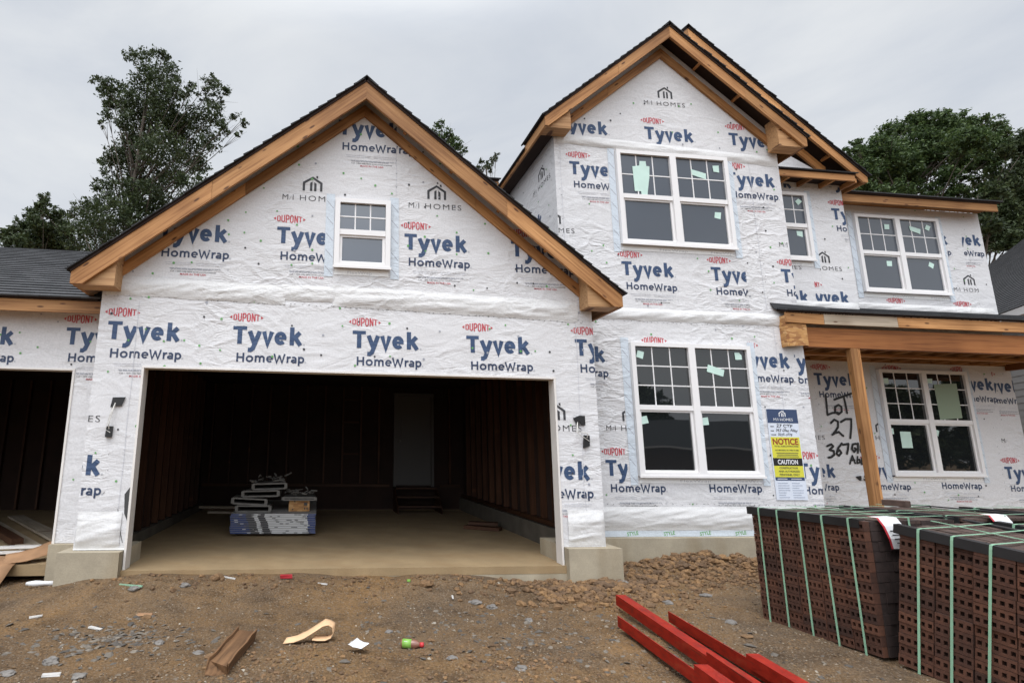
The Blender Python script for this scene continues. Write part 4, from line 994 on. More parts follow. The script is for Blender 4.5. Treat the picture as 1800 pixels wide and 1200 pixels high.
def clod(bm, x, y, r, flat=.75):
    s = Vector((random.random() * 90, random.random() * 90, 0)); z = gh(x, y) + r * .2; k1, k2 = random.uniform(.8, 1.35), random.uniform(.8, 1.2)
    vs = []
    for v in ICO_V:
        k = r * (1 + .55 * noise.noise(v * 1.2 + s) + .35 * noise.noise(v * 3.1 + s)); vs.append(bm.verts.new((x + v.x * k * k1, y + v.y * k * k2, z + v.z * k * flat)))
    for f in ICO_F: bm.faces.new([vs[i] for i in f])
def free_ground(x, y):
    if y > -.14 and -.68 < x < 5.6: return False
    if y > .6 and x > 5: return False
    if y > .4 and x > -1.0: return False
    return True
# loose gravel: too many to count
bm = NB(); n = 0
while n < 26000:
    t = random.random()
    x = random.uniform(-2.6, 7.0); y = -3.4 + 4.0 * random.random() ** 1.25
    if not free_ground(x, y): continue
    if noise.noise((x * .9, y * .9, 11)) < random.uniform(-.75, .25): continue
    stone(bm, x, y, random.uniform(.0032, .0090) if random.random() < .95 else random.uniform(.011, .019)); n += 1
o = mk('gravel', bm, 'gravel'); o['kind'] = 'stuff'; o['label'] = 'fine mixed gravel scattered over the bare earth'
# clay clods heaped against the foundations
bm = NB(); n = 0
while n < 4600:
    k = random.random()
    if k < .58: x, y, r = random.gauss(7.0, 1.0), random.gauss(.25, .28), min(.055, abs(random.gauss(.015, .013)) + .005)
    elif k < .66: x, y, r = random.uniform(-.3, 5.6), random.gauss(-.30, .12), min(.03, abs(random.gauss(.008, .009)) + .004)
    elif k < .80: x, y, r = random.gauss(5.0, .5), random.gauss(-.55, .25), abs(random.gauss(.018, .014)) + .005
    else: x, y, r = random.gauss(random.choice((1.9, 3.4)), .5), random.gauss(-2.45, .3), abs(random.gauss(.006, .005)) + .003
    if not free_ground(x, y) or x > 8.8: continue
    (clod if r > .012 else stone)(bm, x, y, r * .9, .75); n += 1
o = mk('clay_clods', bm, 'clod'); o['kind'] = 'stuff'; o['label'] = 'orange-brown clay clods heaped along the foundations'
# shale chips
bm = NB(); n = 0
while n < 650:
    k = random.random()
    if k < .4: x, y = random.gauss(.42, .30), random.gauss(-1.62, .25)
    elif k < .7: x, y = random.gauss(3.7, .6), random.gauss(-1.8, .5)
    else: x, y = random.uniform(-1.6, 6.0), random.uniform(-2.9, -.4)
    if not free_ground(x, y): continue
    stone(bm, x, y, random.uniform(.010, .030) * (1.5 if random.random() < .08 else 1), .32); n += 1
o = mk('shale_chips', bm, 'slate'); o['kind'] = 'stuff'; o['label'] = 'grey shale chips lying in patches on the earth'

def rock(x, y, r, label, name='rock', mat='rock', group='larger rocks lying on the earth', flat=.6):
    bm = NB(); bmesh.ops.create_icosphere(bm, subdivisions=3, radius=1)
    s = random.random() * 90
    for v in bm.verts:
        k = 1 + .42 * noise.noise(v.co * 1.3 + Vector((s, 0, 0))) + .16 * noise.noise(v.co * 3.7 + Vector((s, 3, 0)))
        v.co = Vector((v.co.x * r * k * 1.2, v.co.y * r * k, v.co.z * r * k * flat)) + Vector((x, y, gh(x, y) + r * flat * .35))
    o = mk(name, bm, mat, origin=(x, y, gh(x, y))); return tag(o, label, 'rock', group)

# =================================================================== BRICK CUBES
def brick_cube(pos, ang, label, cols=5, rows=13, detail=True, lab=None, h=1.0, depth=1.0, tilt=0.0):
    """strapped cube of cored bricks; local +x goes into the cube, local -y towards the viewer along the long face"""
    bw, bh = .203, (h - .02) / rows
    W = cols * bw
    root = thing('brick_stack', label, 'brick stack', pos, 'strapped stacks of brown bricks beside the porch')
    mt = Matrix.Translation(pos) @ Matrix.Rotation(ang, 4, 'Z') @ Matrix.Rotation(tilt, 4, 'X'); WM[root.name] = mt; root.matrix_basis = mt
    T = lambda x, y, z: mt @ Vector((x, y, z))
    def lb(bm, x0, x1, y0, y1, z0, z1, mi=0, j=0):
        q = [bm.verts.new(T(x, y, z)) for x in (x0, x1) for y in (y0, y1) for z in (z0, z1)]
        for f in ((0, 1, 3, 2), (4, 6, 7, 5), (0, 4, 5, 1), (2, 3, 7, 6), (0, 2, 6, 4), (1, 5, 7, 3)): bm.faces.new([q[i] for i in f]).material_index = mi
    bm = NB()
    lb(bm, .05, depth - .02, -W + .05, -.012, .01, h - .03, 1)
    if detail:
        for c in range(cols):
            sh = random.uniform(-.010, .010); cy_ = random.uniform(-.004, .004)
            for r in range(rows):
                if r in (2, 6) and c > 0: sh = random.uniform(-.016, .012)
                y1 = -c * bw - .003 + random.uniform(-.0015, .0015); y0 = y1 - bw + .006; z0 = .012 + r * bh + .0015; z1 = z0 + bh - .003
                x0 = sh + random.uniform(-.004, .004)
                # front face with five core holes, each a real recess
                nh = 5; ys = [0]; pitch = (y1 - y0) / nh; hw = .023
                for k in range(nh): ys += [(k + .5) * pitch - hw / 2, (k + .5) * pitch + hw / 2]
                ys.append(y1 - y0); zs = [z0, z0 + (z1 - z0) * .28, z0 + (z1 - z0) * .70, z1]
                V = [[bm.verts.new(T(x0, y0 + a, b)) for b in zs] for a in ys]
                for i in range(len(ys) - 1):
                    for jn in range(3):
                        ring = [V[i][jn], V[i][jn + 1], V[i + 1][jn + 1], V[i + 1][jn]]
                        if jn == 1 and i % 2 == 1:
                            inn = [bm.verts.new(v.co + (mt.to_3x3() @ Vector((.03, 0, 0)))) for v in ring]
                            for q in range(4): bm.faces.new((ring[q], inn[q], inn[(q + 1) % 4], ring[(q + 1) % 4]))
                            bm.faces.new(inn).material_index = 1
                        else: bm.faces.new(ring)
                # sides of the front brick
                bk = .055
                for a, b in (((y0, z0), (y1, z0)), ((y1, z0), (y1, z1)), ((y1, z1), (y0, z1)), ((y0, z1), (y0, z0))):
                    bm.faces.new([bm.verts.new(T(x0, *a)), bm.verts.new(T(x0, *b)), bm.verts.new(T(bk, *b)), bm.verts.new(T(bk, *a))])
        # brick ends on the side towards the viewer
        for r in range(rows):
            for k in range(int((depth - .08) / .06)):
                xa = .06 + k * .06; z0 = .012 + r * bh
                lb(bm, xa, xa + .056, -W + random.uniform(-.004, .006), -W + .055, z0 + .002, z0 + bh - .002, 2)
    for k in range(int(depth / .06)):                # top course, bricks on edge
        for c in range(cols):
            xa = .01 + k * .06; lb(bm, xa, xa + .056, -c * bw - bw + .004, -c * bw - .004, h - .035, h - .012 + random.uniform(-.004, .003), 3)
    mk('brick_body', bm, ['brick', 'brickdark', 'brickend', 'bricktop'], root, recalc=False)
    bm = NB(); lb(bm, -.016, -.008, -W + .03, .03, h - .060, h - .002); lb(bm, -.016, .06, -W + .03, .03, h - .002, h + .006); mk('edge_board', bm, 'blackedge', root)
    bm = NB(); lb(bm, depth - .06, depth + .012, -W + .03, .03, h - .003, h + .006); mk('edge_board', bm, 'blackedge', root)
    for c in range(cols) if detail else (0, 2, 4):
        y = -c * bw - bw * random.uniform(.42, .6); bm = NB(); lean = random.uniform(-.012, .012)
        p = [(-.020, y + lean, .0), (-.021, y, h - .02), (-.018, y, h + .006), (.02, y, h + .009), (.5, y + .01, h + .002), (depth, y, h + .009), (depth + .018, y, h - .02), (depth + .018, y, 0)]
        for (a, b) in zip(p, p[1:]):
            f = [T(a[0], a[1] - .0075, a[2]), T(b[0], b[1] - .0075, b[2]), T(b[0], b[1] + .0075, b[2]), T(a[0], a[1] + .0075, a[2])]
            n_ = (f[1] - f[0]).cross(f[3] - f[0]).normalized() * .0025
            extr(bm, f, n_)
        mk('strap', bm, 'strap', root)
    bm = NB(); lb(bm, .44, .458, -W - .012, .012, h + .015, h + .018); lb(bm, .44, .458, -W - .015, -W - .0125, .4, h + .015); mk('strap', bm, 'strap', root)
    if lab:
        bm = NB()
        pts = [(lab - .02, -W + .06, h + .022), (lab - .02, -W - .01, h + .020), (lab, -W - .035, h - .04), (lab + .02, -W - .05, h - .13), (lab + .05, -W - .04, h - .21)]
        for i, (a, b) in enumerate(zip(pts, pts[1:])):
            quad(bm, [T(a[0], a[1], a[2]), T(b[0], b[1], b[2]), T(b[0] + .19, b[1], b[2]), T(a[0] + .19, a[1], a[2])], 0)
            quad(bm, [T(a[0] - .022, a[1] - .001, a[2]), T(b[0] - .022, b[1] - .001, b[2]), T(b[0] - .0005, b[1] - .001, b[2]), T(a[0] - .0005, a[1] - .001, a[2])], 1)
        for k in range(7):
            zz = h - .08 - k * .03
            t = min(1, max(0, (h - .05 - zz) / .15)); xo = lab - .03 + .09 * t
            w_ = random.uniform(.06, .13); quad(bm, [T(xo + .03, -W - .056, zz), T(xo + .03 + w_, -W - .056, zz), T(xo + .03 + w_, -W - .056, zz + .01), T(xo + .03, -W - .056, zz + .01)], 2)
        mk('label_sheet', bm, ['paper', 'redlab', 'ink'], root, recalc=False)
    return root
A_ = math.atan2(.122, .99)
brick_cube((6.14, -1.47, GZ - .01), A_, 'strapped brown brick stack nearest the porch post, all five green straps showing', lab=.16)
brick_cube((6.285, -2.566, GZ - .01), .27, 'strapped brown brick stack tilting forward, cut off by the right edge of the photo', rows=13, cols=6, tilt=.14)
brick_cube((7.38, -1.22, GZ - .02), .10, 'strapped brick stack behind the nearest one, a loose brick on top', detail=False, lab=.30)
brick_cube((7.42, -2.42, GZ - .02), .16, 'strapped brick stack in the back row behind the cut-off one', detail=False, tilt=.10)
brick_cube((8.62, -1.35, GZ - .02), .05, 'strapped brick stack in the third row, white and red label at its end', detail=False, lab=.2)
brick_cube((9.75, -1.20, GZ - .02), .03, 'farthest strapped brick stack, standing highest at the right edge', detail=False, h=1.04)
def loose_brick(x, y, z, a, label):
    bm = NB(); m = Matrix.Translation((x, y, z)) @ Matrix.Rotation(a, 4, 'Z'); obox(bm, m, .09, .197, .057); bevel(bm, .004)
    return tag(mk('loose_brick', bm, 'bricktop', axis=(1, 0, 0)), label, 'brick')
loose_brick(7.68, -1.50, GZ + 1.035, .25, 'single loose dark brick lying on top of a strapped stack')

# =================================================================== RED STEEL LINTELS
def lintel(p0, p1, leg, flip, label, off=0):
    p0, p1 = Vector(p0), Vector(p1); m = frame(p1 - p0, (p0 + p1) / 2); L = (p1 - p0).length
    bm = NB(); t = .009
    prof = [(0, 0), (leg, 0), (leg, -t), (t, -t), (t, -leg), (0, -leg)] if flip else [(0, 0), (t, 0), (t, -leg + t), (leg, -leg + t), (leg, -leg), (0, -leg)]
    a = [bm.verts.new(m @ Vector((-L / 2, y, z))) for y, z in prof]; b = [bm.verts.new(m @ Vector((L / 2, y, z))) for y, z in prof]
    n = len(prof); bm.faces.new(a); bm.faces.new(b[::-1])
    for i in range(n): bm.faces.new((a[i], b[i], b[(i + 1) % n], a[(i + 1) % n]))
    return tag(mk('steel_lintel', bm, 'steel', axis=p1 - p0), label, 'steel angle', 'red painted steel lintels lying in the foreground')
LINTELS = True
lintel((4.875, -1.18, -.04), (4.595, -3.55, -.085), .092, True, 'red steel angle reaching farthest left, with a bright top flange')
lintel((4.552, -1.789, -.055), (4.395, -3.55, -.085), .085, False, 'lowest red steel angle, closest to the camera')
lintel((5.071, -1.691, -.055), (4.86, -3.55, -.085), .085, False, 'red steel angle farthest right, nearest the brick stacks')
lintel((4.672, -2.72, -.030), (4.575, -3.58, -.055), .085, False, 'shorter red steel angle lapped on the longest one')
lintel((4.452, -2.90, -.040), (4.385, -3.6, -.060), .090, True, 'short red steel angle lapped on the lowest one')
lintel((4.915, -2.78, -.028), (4.84, -3.6, -.055), .085, True, 'shorter red steel angle lapped on the right-hand one')
bm = NB(); box(bm, 4.15, 5.1, -3.50, -3.36, GZ - .03, -.185 + .0); box(bm, 4.2, 5.05, -3.48, -3.38, -.185, -.175); tag(mk('timber_bearer', bm, 'stud', axis=(1, 0, 0)), 'timber bearer under the red steel angles', 'timber')

# =================================================================== THINGS IN THE GARAGES
dw = thing('drywall_stack', 'stack of drywall sheets with blue and white end tape on the garage floor', 'drywall', (1.38, 3.4, 0))
bm = NB()
for k in range(11):
    j = random.uniform(-.012, .012); z0 = .045 + k * .026
    x0, x1, y0 = .745 + j - k * .0004, 2.0 + j, 2.26 + random.uniform(-.006, .006)
    box(bm, x0, x1, y0, 4.65, z0, z0 + .0235, 2)
    sp = .18 + (10 - k) * .022        # the printed end tape slants across the stack
    pts = [0, .30 + sp * .3, .38 + sp * .35, .43 + sp * .35, .50 + sp * .4, .55 + sp * .4, .92 - k * .002, 1.0]
    pts = [min(1, max(0, p - .18)) if 0 < p < .9 else p for p in pts]
    for q, mi in zip(range(7), (0, 3, 1, 3, 1, 1, 0)):
        a, b = x0 + (x1 - x0) * pts[q], x0 + (x1 - x0) * pts[q + 1]
        if b > a: quad(bm, [(a, y0 - .002, z0 + .002), (b, y0 - .002, z0 + .002), (b, y0 - .002, z0 + .0215), (a, y0 - .002, z0 + .0215)], mi)
    for q in range(9):
        a = x0 + random.random() * 1.15; quad(bm, [(a, y0 - .0035, z0 + .007), (a + .05, y0 - .0035, z0 + .007), (a + .05, y0 - .0035, z0 + .016), (a, y0 - .0035, z0 + .016)], 3 if random.random() < .6 else 1)
mk('drywall_sheets', bm, ['gypblue', 'gypwhite', 'gypgrey', 'ink'], dw, recalc=False)
for y in (2.5, 3.4, 4.3): bm = NB(); box(bm, .8, 1.95, y, y + .09, 0.001, .043); mk('bearer', bm, 'stud', dw, axis=(1, 0, 0))
def tray(x, y, z, w, d, h, a, label, mat='metal', tilt=0, junk=False):
    t = thing('window_well_frame', label, 'frame', (x, y, z), 'open-fronted frames piled on the drywall stack')
    m = Matrix.Translation((x, y, z + h / 2)) @ Matrix.Rotation(a, 4, 'Z') @ Matrix.Rotation(tilt, 4, 'Y')
    bm = NB(); e = .022
    for (dx, dz, sx, sz) in ((0, h / 2 - e / 2, w, e), (0, -h / 2 + e / 2, w, e), (-w / 2 + e / 2, 0, e, h - 2 * e - .001), (w / 2 - e / 2, 0, e, h - 2 * e - .001)):
        obox(bm, m @ Matrix.Translation((dx, 0, dz)), sx, d, sz)
    obox(bm, m @ Matrix.Translation((0, d / 2 - .02, 0)), w - 2 * e - .002, .01, h - 2 * e - .002, 1)
    for sx in (-1, 1): obox(bm, m @ Matrix.Translation((sx * (w / 2 + .012), -d / 2 + .03, 0)), .022, .05, h * .8)
    mk('frame_body', bm, [mat, 'brickdark'], t, axis=(1, 0, 0))
    if junk:
        bm = NB()
        for k in range(26):
            p = m @ Vector((random.uniform(-w / 2, w / 2), random.uniform(-d / 2, d / 4), h / 2 + random.uniform(.01, .10)))
            q = p + Vector((random.uniform(-.12, .12), random.uniform(-.1, .1), random.uniform(-.03, .05)))
            tube(bm, [p, q], random.uniform(.006, .014), 5)
        mk('bracket_bundle', bm, mat, t)
    return t
tray(1.05, 2.72, .332, .50, .6, .105, 0, 'open grey frame lying directly on the drywall, lowest of the left pile')
tray(.97, 2.74, .440, .50, .6, .10, .05, 'open grey frame second from the bottom of the left pile', tilt=.05)
tray(1.16, 2.76, .555, .54, .6, .10, -.05, 'open grey frame third from the bottom, shifted right', tilt=-.03)
tray(1.25, 2.80, .662, .50, .55, .10, .08, 'topmost grey frame of the pile, heaped with loose brackets', tilt=-.03, junk=True)
tray(1.74, 2.8, .500, .50, .6, .055, 0, 'flat grey frame balanced on the punched wooden box', junk=True)
wb = NB(); box(wb, 1.58, 1.90, 2.58, 3.0, .332, .498)
tag(mk('wooden_box', wb, 'osb', origin=(1.74, 2.8, .332)), 'pale wooden box with dark holes on the right of the drywall', 'box')
bm = NB()
for (x, z, w_, h_) in ((1.815, .42, .05, .045), (1.82, .36, .018, .03), (1.855, .36, .018, .03), (1.66, .47, .02, .02), (1.63, .35, .02, .02)): box(bm, x, x + w_, 2.574, 2.579, z, z + h_)
COLo = mk('hole', bm, 'gasket', bpy.data.objects['wooden_box'])
st_ = thing('wooden_steps', 'dark wooden steps below the door at the back of the garage', 'steps', (4.15, 5.7, 0))
for k, z in enumerate((.17, .34, .50)):
    bm = NB(); box(bm, 3.70, 4.60, 5.15 + k * .27, 5.43 + k * .27, z - .035, z); mk('tread', bm, 'stud', st_, axis=(1, 0, 0))
for x in (3.68, 4.605):
    bm = NB(); extr(bm, [(x, 5.2, .001), (x, 5.95, .001), (x, 5.95, .465), (x, 5.70, .465), (x, 5.43, .30), (x, 5.2, .13)], (.015, 0, 0)); mk('stringer', bm, 'stud', st_, axis=(0, 1, 0))
def plank(p0, p1, w, h, mat, label, group, name='plank', cat='plank'):
    o = board(name, p0, p1, w, h, mat, None); return tag(o, label, cat, group)
plank((-.40, 5.75, .09), (1.35, 5.6, .09), .14, .04, 'greywood', 'upper pale board lying at the back left of the garage', 'boards at the back of the garage')
plank((-.15, 5.4, .022), (1.0, 5.35, .022), .14, .04, 'greywood', 'lower pale board lying in front of another at the back left', 'boards at the back of the garage')
plank((4.55, 3.1, .03), (5.05, 2.75, .03), .20, .05, 'stud', 'short dark board lying by the right wall of the garage', 'boards along the right side of the garage')
plank((4.62, 3.15, .085), (5.08, 2.98, .085), .18, .045, 'stud', 'short brown board on top of another by the right wall', 'boards along the right side of the garage')
G2 = 'boards in the left-hand garage'
plank((-1.15, 1.45, .035), (-3.4, 4.6, .035), .24, .03, 'greywood', 'wide pale board running back into the left garage', G2)
plank((-1.5, 1.25, .012), (-3.8, 4.4, .012), .26, .025, 'greywood', 'pale board lying flat at the front of the left garage pile', G2)
plank((-1.85, 1.55, .055), (-3.6, 3.9, .055), .14, .08, 'stud', 'brown timber on edge lying on the pale boards', G2)
plank((-1.2, 1.15, .07), (-1.85, 1.02, .07), .10, .025, 'trim', 'short white board end on top of the left garage pile', G2)
plank((-1.35, 1.0, .02), (-2.2, 1.0, .02), .10, .025, 'trim', 'short white board end low in the left garage pile', G2)
def sheet(name, pts, mat, label, cat, th=.005, group=None, sub=4, amp=.02):
    """bent sheet through a grid of points (rows of 3D points)"""
    bm = NB(); rows = [[bm.verts.new(Vector(p)) for p in r] for r in pts]
    for a, b in zip(rows, rows[1:]):
        for i in range(len(a) - 1): bm.faces.new((a[i], a[i + 1], b[i + 1], b[i]))
    bmesh.ops.subdivide_edges(bm, edges=bm.edges[:], cuts=sub, use_grid_fill=True, smooth=.6)
    for v in bm.verts: v.co.z += amp * noise.noise(v.co * 6)
    bmesh.ops.recalc_face_normals(bm, faces=bm.faces)
    bmesh.ops.solidify(bm, geom=bm.faces[:], thickness=th)
    return tag(mk(name, bm, mat, smooth=True, origin=Vector(pts[0][0])), label, cat, group)
sheet('cardboard_sheet', [[(-2.6, .25, -.12), (-1.95, .2, -.15), (-1.32, .18, -.17)], [(-2.6, .45, .03), (-1.95, .42, .02), (-1.30, .36, -.02)], [(-2.6, .75, .02), (-1.95, .72, .05), (-1.35, .66, .03)]], 'card', 'crumpled brown cardboard drooping over the left garage sill', 'cardboard')
sheet('cardboard_sheet', [[(-1.45, .42, -.02), (-1.2, .45, .02), (-1.02, .62, .05)], [(-1.5, .6, .06), (-1.22, .75, .12), (-1.03, .9, .22)]], 'card', 'smaller torn cardboard leaning by the left garage jamb', 'cardboard')
rock(-1.9, -.05, .17, 'long grey lump of broken concrete by the left garage', 'concrete_rubble', 'rock', flat=.35)
rock(-1.45, -.02, .13, 'smaller lump of broken concrete beside the white roll', 'concrete_rubble', 'rock', flat=.4)
bm = NB(); tube(bm, [(-1.02, .12, -.15), (-.93, .10, -.145), (-.82, .13, -.15), (-.74, .12, -.15)], [.018, .030, .022, .026], 10); tag(mk('plastic_roll', bm, 'paper', smooth=True), 'crumpled white plastic roll by the left garage pier', 'plastic')

# =================================================================== LITTER AND ROCKS
ROCKS = [(.55, -1.05, .045), (.20, -2.05, .055), (.02, -2.25, .05), (1.02, -.30, .07), (.72, -.38, .05), (.25, -.45, .06), (3.20, -.40, .075), (3.62, -.75, .06), (3.75, -.90, .05), (4.25, -.95, .045), (1.18, -1.95, .04),
         (.85, -1.75, .04), (1.30, -2.10, .045), (2.65, -1.55, .035), (3.95, -1.35, .04), (4.7, -.45, .06), (5.55, -.95, .05), (5.72, -1.6, .05), (5.55, -2.0, .045), (5.45, -.3, .075), (6.1, -.75, .06), (5.95, -.2, .07), (3.0, -2.35, .04), (3.45, -2.5, .045), (2.95, -1.85, .03), (.5, -2.35, .05)]
WH = [(-9, 'on the left foreground'), (1.0, 'by the left garage pier'), (2.2, 'in the middle foreground'), (4.4, 'in front of the open garage'), (5.3, 'near the red steel angles'), (6.0, 'beside the brick stacks')]
SZ = ['small flat grey rock', 'pale angular rock', 'rounded dark rock', 'brownish lump of stone']
for i, (x, y, r) in enumerate(ROCKS):
    wh = [w for a, w in WH if x >= a][-1]
    rock(x, y, r * .8, f'{SZ[i % 4]} {wh}, {"close to the foundation" if y > -.6 else "out on the bare earth" if y > -1.6 else "low in the photo"}', mat='rock' if i % 3 else 'clod', flat=random.uniform(.4, .7))
g = lambda x, y: gh(x, y)
# sodden plank-like box flap
p0, p1 = Vector((1.40, -2.42, g(1.4, -2.4) + .045)), Vector((1.50, -1.70, g(1.5, -1.7) + .05)); m = frame(p1 - p0, (p0 + p1) / 2) @ Matrix.Rotation(.10, 4, 'X')
bm = NB(); L_ = (p1 - p0).length
prof = [(-.072, .038), (-.066, -.05), (.072, -.05), (.078, .046), (.068, .046), (.062, .024), (-.056, .018), (-.060, .038)]
ringn = []
for k in range(11):
    xx = -L_ / 2 + L_ * k / 10
    ringn.append([bm.verts.new(m @ Vector((xx + (random.uniform(-.035, .02) if k in (0, 10) else 0), yy + .010 * noise.noise((xx * 5, yy * 9, 1)), zz + .012 * noise.noise((xx * 6, yy * 7, 4))))) for yy, zz in prof])
for a, b in zip(ringn, ringn[1:]):
    for k in range(8): bm.faces.new((a[k], a[(k + 1) % 8], b[(k + 1) % 8], b[k]))
bm.faces.new(ringn[0]); bm.faces.new(ringn[-1][::-1])
tag(mk('cardboard_trough', bm, 'wetcard', axis=p1 - p0), 'wet brown cardboard trough at the bottom edge of the photo', 'cardboard')
# tan paper ribbon, looped
bm = NB(); prev = None; zb = gh(2.0, -1.8)
path = [(1.80, -1.83, .012, .030, 0), (1.88, -1.82, .020, .045, .1), (1.96, -1.80, .045, .058, .25), (2.04, -1.775, .085, .062, .45), (2.10, -1.755, .115, .060, .7), (2.145, -1.745, .120, .058, 1.2),
        (2.18, -1.745, .100, .056, 1.8), (2.185, -1.755, .060, .054, 2.2), (2.165, -1.775, .030, .054, 2.7), (2.12, -1.79, .018, .055, 3.1), (2.06, -1.80, .022, .055, 3.3), (2.02, -1.805, .028, .05, 3.4)]
for (x, yq, z, w_, tw) in path:
    a_, b_ = bm.verts.new((x - .01, yq - w_, zb + z + .004)), bm.verts.new((x + .015, yq + w_ * .8, zb + z + .030 * (1 if tw < 1 else .4)))
    if prev: bm.faces.new((prev[0], a_, b_, prev[1]))
    prev = (a_, b_)
bmesh.ops.subdivide_edges(bm, edges=bm.edges[:], cuts=2, use_grid_fill=True, smooth=.4)
bmesh.ops.solidify(bm, geom=bm.faces[:], thickness=.003); tag(mk('paper_ribbon', bm, 'tan', smooth=True), 'looped tan strip of packing paper on the earth', 'packing paper')
# drink bottle
bt = thing('drink_bottle', 'small drink bottle with green label and red cap lying on its side', 'bottle', (2.72, -2.0, gh(2.75, -2.0)))
z = gh(2.75, -2.0) + .032; dv = Vector((.92, -.38, .02)).normalized(); p = Vector((2.69, -1.97, z))
def bseg(name, a, b, r, mat, par): bm = NB(); tube(bm, [p + dv * q for q in (a if isinstance(a, list) else [a, b])], r, 14); return mk(name, bm, mat, par, smooth=True)
bseg('body', [0, .006, .115, .14, .152], 0, [.024, .032, .032, .018, .013], 'juice', bt)
bseg('label_sleeve', [.015, .085], 0, [.0328, .0328], 'greenp', bt); bseg('cap', [.150, .178], 0, [.0175, .0175], 'redcap', bt)
bm = NB(); side = dv.cross(Vector((0, 0, 1))).normalized(); up_ = side.cross(dv)
q0 = p + side * .024 + up_ * .0245
for k in range(2): quad(bm, [q0 + dv * .03, q0 + dv * .055, q0 + dv * .055 + side * .006 - up_ * .03, q0 + dv * .03 + side * .006 - up_ * .03]); break
mk('label_panel', bm, 'paper', bt)
sheet('paper_scrap', [[(2.27, -2.17, g(2.3, -2.2) + .03), (2.34, -2.14, g(2.3, -2.2) + .07), (2.40, -2.12, g(2.3, -2.2) + .02)], [(2.30, -2.28, g(2.3, -2.2) + .05), (2.36, -2.26, g(2.3, -2.2) + .02), (2.42, -2.24, g(2.3, -2.2) + .05)]], 'paper', 'crumpled white paper scrap left of the drink bottle', 'paper', th=.002, amp=.03)
def chip(x, y, a, l_, w_, mat, label, cat, name, h=.012):
    bm = NB(); obox(bm, Matrix.Translation((x, y, gh(x, y) + h * .7)) @ Matrix.Rotation(a, 4, 'Z') @ Matrix.Rotation(random.uniform(-.15, .15), 4, 'Y'), l_, w_, h)
    for v in bm.verts: v.co += Vector((random.uniform(-1, 1), random.uniform(-1, 1), 0)) * w_ * .12
    tag(mk(name, bm, mat, origin=(x, y, gh(x, y))), label, cat)
chip(.22, -1.32, -.5, .13, .028, 'dirtywhite', 'white strip of plastic among the grey shale chips', 'plastic strip', 'plastic_strip')
chip(.30, -2.28, .2, .11, .04, 'dirtywhite', 'torn white scrap at the lower left corner', 'scrap', 'paper_scrap')
chip(-.42, -.95, .3, .10, .03, 'dirtywhite', 'whitish torn scrap at the far left of the yard', 'scrap', 'paper_scrap')
chip(-.95, -.75, .4, .07, .05, 'orange', 'orange scrap at the left edge of the photo', 'scrap', 'plastic_scrap')
chip(.20, -.40, -.35, .26, .018, 'strap', 'green strip of strapping in front of the left pier', 'strapping', 'strap_offcut')
chip(1.72, -.28, .1, .12, .05, 'redlab', 'red wrapper scrap in front of the garage slab', 'wrapper', 'wrapper_scrap', .03)
chip(1.12, -.30, -.3, .18, .018, 'dirtywhite', 'thin white offcut left of the red wrapper', 'offcut', 'trim_offcut')
chip(2.10, -.40, -.5, .11, .014, 'dirtywhite', 'thin white offcut right of the red wrapper', 'offcut', 'trim_offcut')
chip(3.42, -.62, 1.4, .12, .018, 'dirtywhite', 'white peg-like offcut standing out before the slab centre', 'offcut', 'trim_offcut')
chip(3.02, -.30, 0, .03, .03, 'greenp', 'tiny bright green lid on the ground before the slab', 'lid', 'bottle_lid', .02)
chip(.52, -1.0, .2, .13, .06, 'card', 'pale tan shard above the shale chips', 'shard', 'wood_shard')

# =================================================================== NOTICE BOARD ON THE WALL
pb = thing('notice_board', 'tall site notice with navy, white and yellow panels on the wrapped wall', 'notice', (8.58, .72, .68))
Y = .722; pl = front(Y)
bm = NB(); box(bm, 8.345, 8.822, Y, .728, .675, 1.93); mk('backing', bm, 'board_white', pb)
def panel(name, z0, z1, mat, items, x0=8.345, x1=8.822):
    bm = NB(); mats = [mat]
    quad(bm, [pl.at(x0, z0, .002), pl.at(x1, z0, .002), pl.at(x1, z1, .002), pl.at(x0, z1, .002)], 0)
    for (s, off, x, z, w, h, mm) in items:
        if mm not in mats: mats.append(mm)
        stamp(bm, pl, s if not isinstance(s, str) else text_geo(s, off), x, z, w, h, mats.index(mm), .0035)
    mk(name, bm, mats, pb, recalc=False)
LN = poly_geo([[(0, 0), (1, 0), (1, 1), (0, 1)]])
panel('header_panel', 1.735, 1.93, 'board_navy', [('M/I HOMES', 0, 8.44, 1.765, .30, .038, 'white'), (ICON, 0, 8.53, 1.825, .105, .088, 'white')])
bm = NB()
def hand(s, x, z, w, h, sk=.2): stamp(bm, pl, text_geo(s, .012), x, z, w, h, 0, .003, warp=lambda a, b, w_, h_: (a * w_ + b * h_ * sk, b * h_ + .006 * math.sin(a * 19)))
bm.free()
for tx_, hx, hz, hw, hh, lw in (('27 CYP', 8.47, 1.675, .25, .042, .06), ('367 Glen Abby', 8.455, 1.615, .34, .038, .05), ('2025-1078', 8.48, 1.56, .22, .03, .08)):
    bm = NB(); hand(tx_, hx, hz, hw, hh); stamp(bm, pl, LN, 8.375, hz + .005, lw, .010, 0, .003); mk('handwriting', bm, 'ink', pb, recalc=False)
panel('notice_panel', 1.246, 1.538, 'yellow', [('NOTICE', .03, 8.385, 1.435, .395, .080, 'inkred'), ('TO ALL SUBCONTRACTORS', .02, 8.40, 1.40, .375, .020, 'ink'), ('NO SMOKING OR OPEN FLAME', .02, 8.41, 1.345, .36, .019, 'ink'), (LN, 0, 8.42, 1.312, .34, .009, 'ink'), (LN, 0, 8.43, 1.288, .32, .009, 'ink'), (LN, 0, 8.42, 1.263, .34, .009, 'ink')], 8.36, 8.808)
panel('caution_panel', 1.140, 1.2455, 'black', [('CAUTION', .025, 8.425, 1.164, .31, .058, 'white')], 8.36, 8.808)
